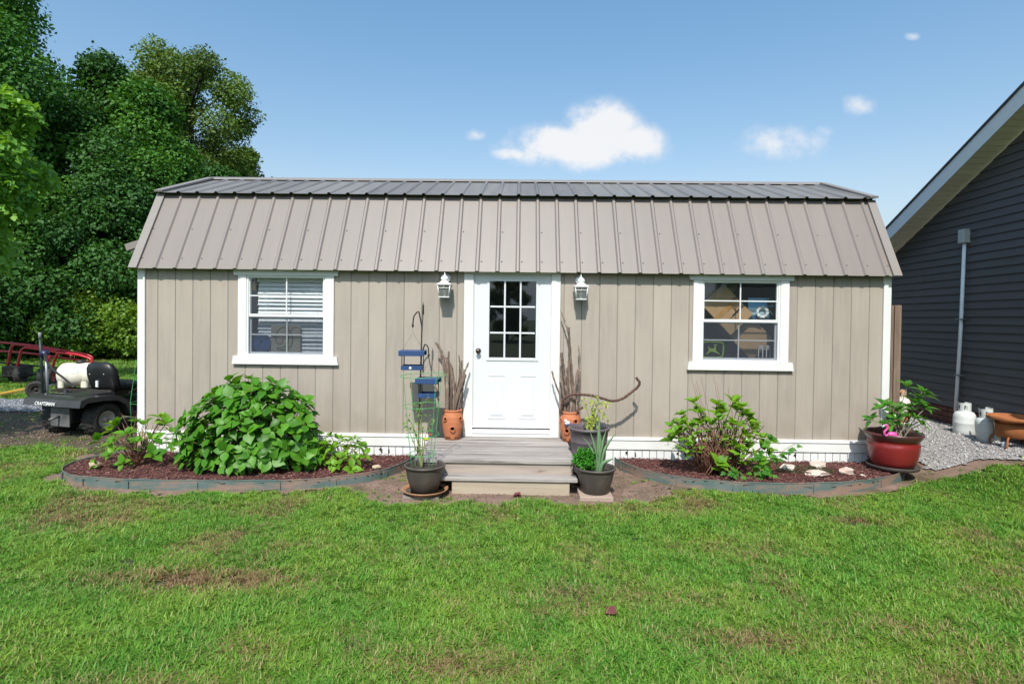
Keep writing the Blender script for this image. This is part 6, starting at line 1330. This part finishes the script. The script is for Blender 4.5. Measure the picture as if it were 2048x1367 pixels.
    ma = n.new('ShaderNodeMath'); ma.operation = 'ADD'; l.new(atn('dry', 'INSTANCER'), ma.inputs[0]); mbn = n.new('ShaderNodeMath'); mbn.operation = 'MULTIPLY_ADD'; l.new(bl, mbn.inputs[0]); mbn.inputs[1].default_value = .9; mbn.inputs[2].default_value = -.62; l.new(mbn.outputs[0], ma.inputs[1])
    q2 = n.new('ShaderNodeMapRange'); l.new(ma.outputs[0], q2.inputs[0]); q2.inputs[1].default_value = .08; q2.inputs[2].default_value = .5
    col = mixc(q2.outputs[0], green, dryc); l.new(col, P.inputs['Base Color']); P.inputs['Roughness'].default_value = .5; P.inputs['Specular IOR Level'].default_value = .3
    tr = n.new('ShaderNodeBsdfTranslucent'); l.new(col, tr.inputs[0]); ms = n.new('ShaderNodeMixShader'); ms.inputs[0].default_value = .3; l.new(P.outputs[0], ms.inputs[1]); l.new(tr.outputs[0], ms.inputs[2]); l.new(ms.outputs[0], n['Material Output'].inputs[0])
    me.materials.append(M); o = bpy.data.objects.new('grass', me); COL.objects.link(o); tag(o, kind='stuff')
    ng_ = bpy.data.node_groups.new('grass_scatter', 'GeometryNodeTree'); ng_.interface.new_socket('Geometry', in_out='INPUT', socket_type='NodeSocketGeometry'); ng_.interface.new_socket('Geometry', in_out='OUTPUT', socket_type='NodeSocketGeometry')
    nn = ng_.nodes; ll = ng_.links; gi = nn.new('NodeGroupInput'); go = nn.new('NodeGroupOutput')
    def named(nm, ty='FLOAT'): a_ = nn.new('GeometryNodeInputNamedAttribute'); a_.data_type = ty; a_.inputs['Name'].default_value = nm; return a_.outputs['Attribute']
    def cmp_(v_): c_ = nn.new('FunctionNodeCompare'); c_.data_type = 'INT'; c_.operation = 'EQUAL'; ll.new(named('variant', 'INT'), c_.inputs[2]); c_.inputs[3].default_value = v_; return c_.outputs[0]
    join = nn.new('GeometryNodeJoinGeometry')
    for v in range(NV):
        sp_ = nn.new('GeometryNodeSeparateGeometry'); ll.new(gi.outputs[0], sp_.inputs[0]); ll.new(cmp_(v), sp_.inputs[1]); ti = nn.new('GeometryNodeGeometryToInstance'); ll.new(sp_.outputs[0], ti.inputs[0]); ll.new(ti.outputs[0], join.inputs[0])
    sp_ = nn.new('GeometryNodeSeparateGeometry'); ll.new(gi.outputs[0], sp_.inputs[0]); ll.new(cmp_(-1), sp_.inputs[1])
    mp_ = nn.new('GeometryNodeMeshToPoints'); ll.new(sp_.outputs[0], mp_.inputs[0]); ip = nn.new('GeometryNodeInstanceOnPoints'); ll.new(mp_.outputs[0], ip.inputs['Points']); ll.new(join.outputs[0], ip.inputs['Instance']); ip.inputs['Pick Instance'].default_value = True
    ri = nn.new('FunctionNodeRandomValue'); ri.data_type = 'INT'; ri.inputs[4].default_value = 0; ri.inputs[5].default_value = NV-1; ll.new(ri.outputs[2], ip.inputs['Instance Index'])
    rv = nn.new('FunctionNodeRandomValue'); rv.data_type = 'FLOAT_VECTOR'; rv.inputs[0].default_value = (-.15, -.15, 0); rv.inputs[1].default_value = (.15, .15, 6.283); rv.inputs['Seed'].default_value = 3; ll.new(rv.outputs[0], ip.inputs['Rotation']); ll.new(named('size'), ip.inputs['Scale']); ll.new(ip.outputs[0], go.inputs[0])
    md = o.modifiers.new('scatter', 'NODES'); md.node_group = ng_; print('grass instances', len(P_))
grass()
# a fallen reddish leaf and a couple of bits of litter
t = tag(MB().add([(.485, -3.42, .045), (.53, -3.46, .062), (.555, -3.42, .050), (.545, -3.38, .070), (.50, -3.37, .058), (.52, -3.42, .040)], [(0, 1, 5), (1, 2, 5), (2, 3, 5), (3, 4, 5), (4, 0, 5)]).build('fallen_leaf', deadl), 'curled dark red leaf lying on the lawn', 'leaf')
t = tag(MB().add([(-.05, -1.30, .03), (0., -1.33, .06), (.03, -1.30, .035), (.02, -1.26, .06), (-.03, -1.26, .05), (-.01, -1.30, .025)], [(0, 1, 5), (1, 2, 5), (2, 3, 5), (3, 4, 5), (4, 0, 5)]).build('fallen_leaf', deadl), 'curled brown leaf on the soil in front of the bottom riser', 'leaf')
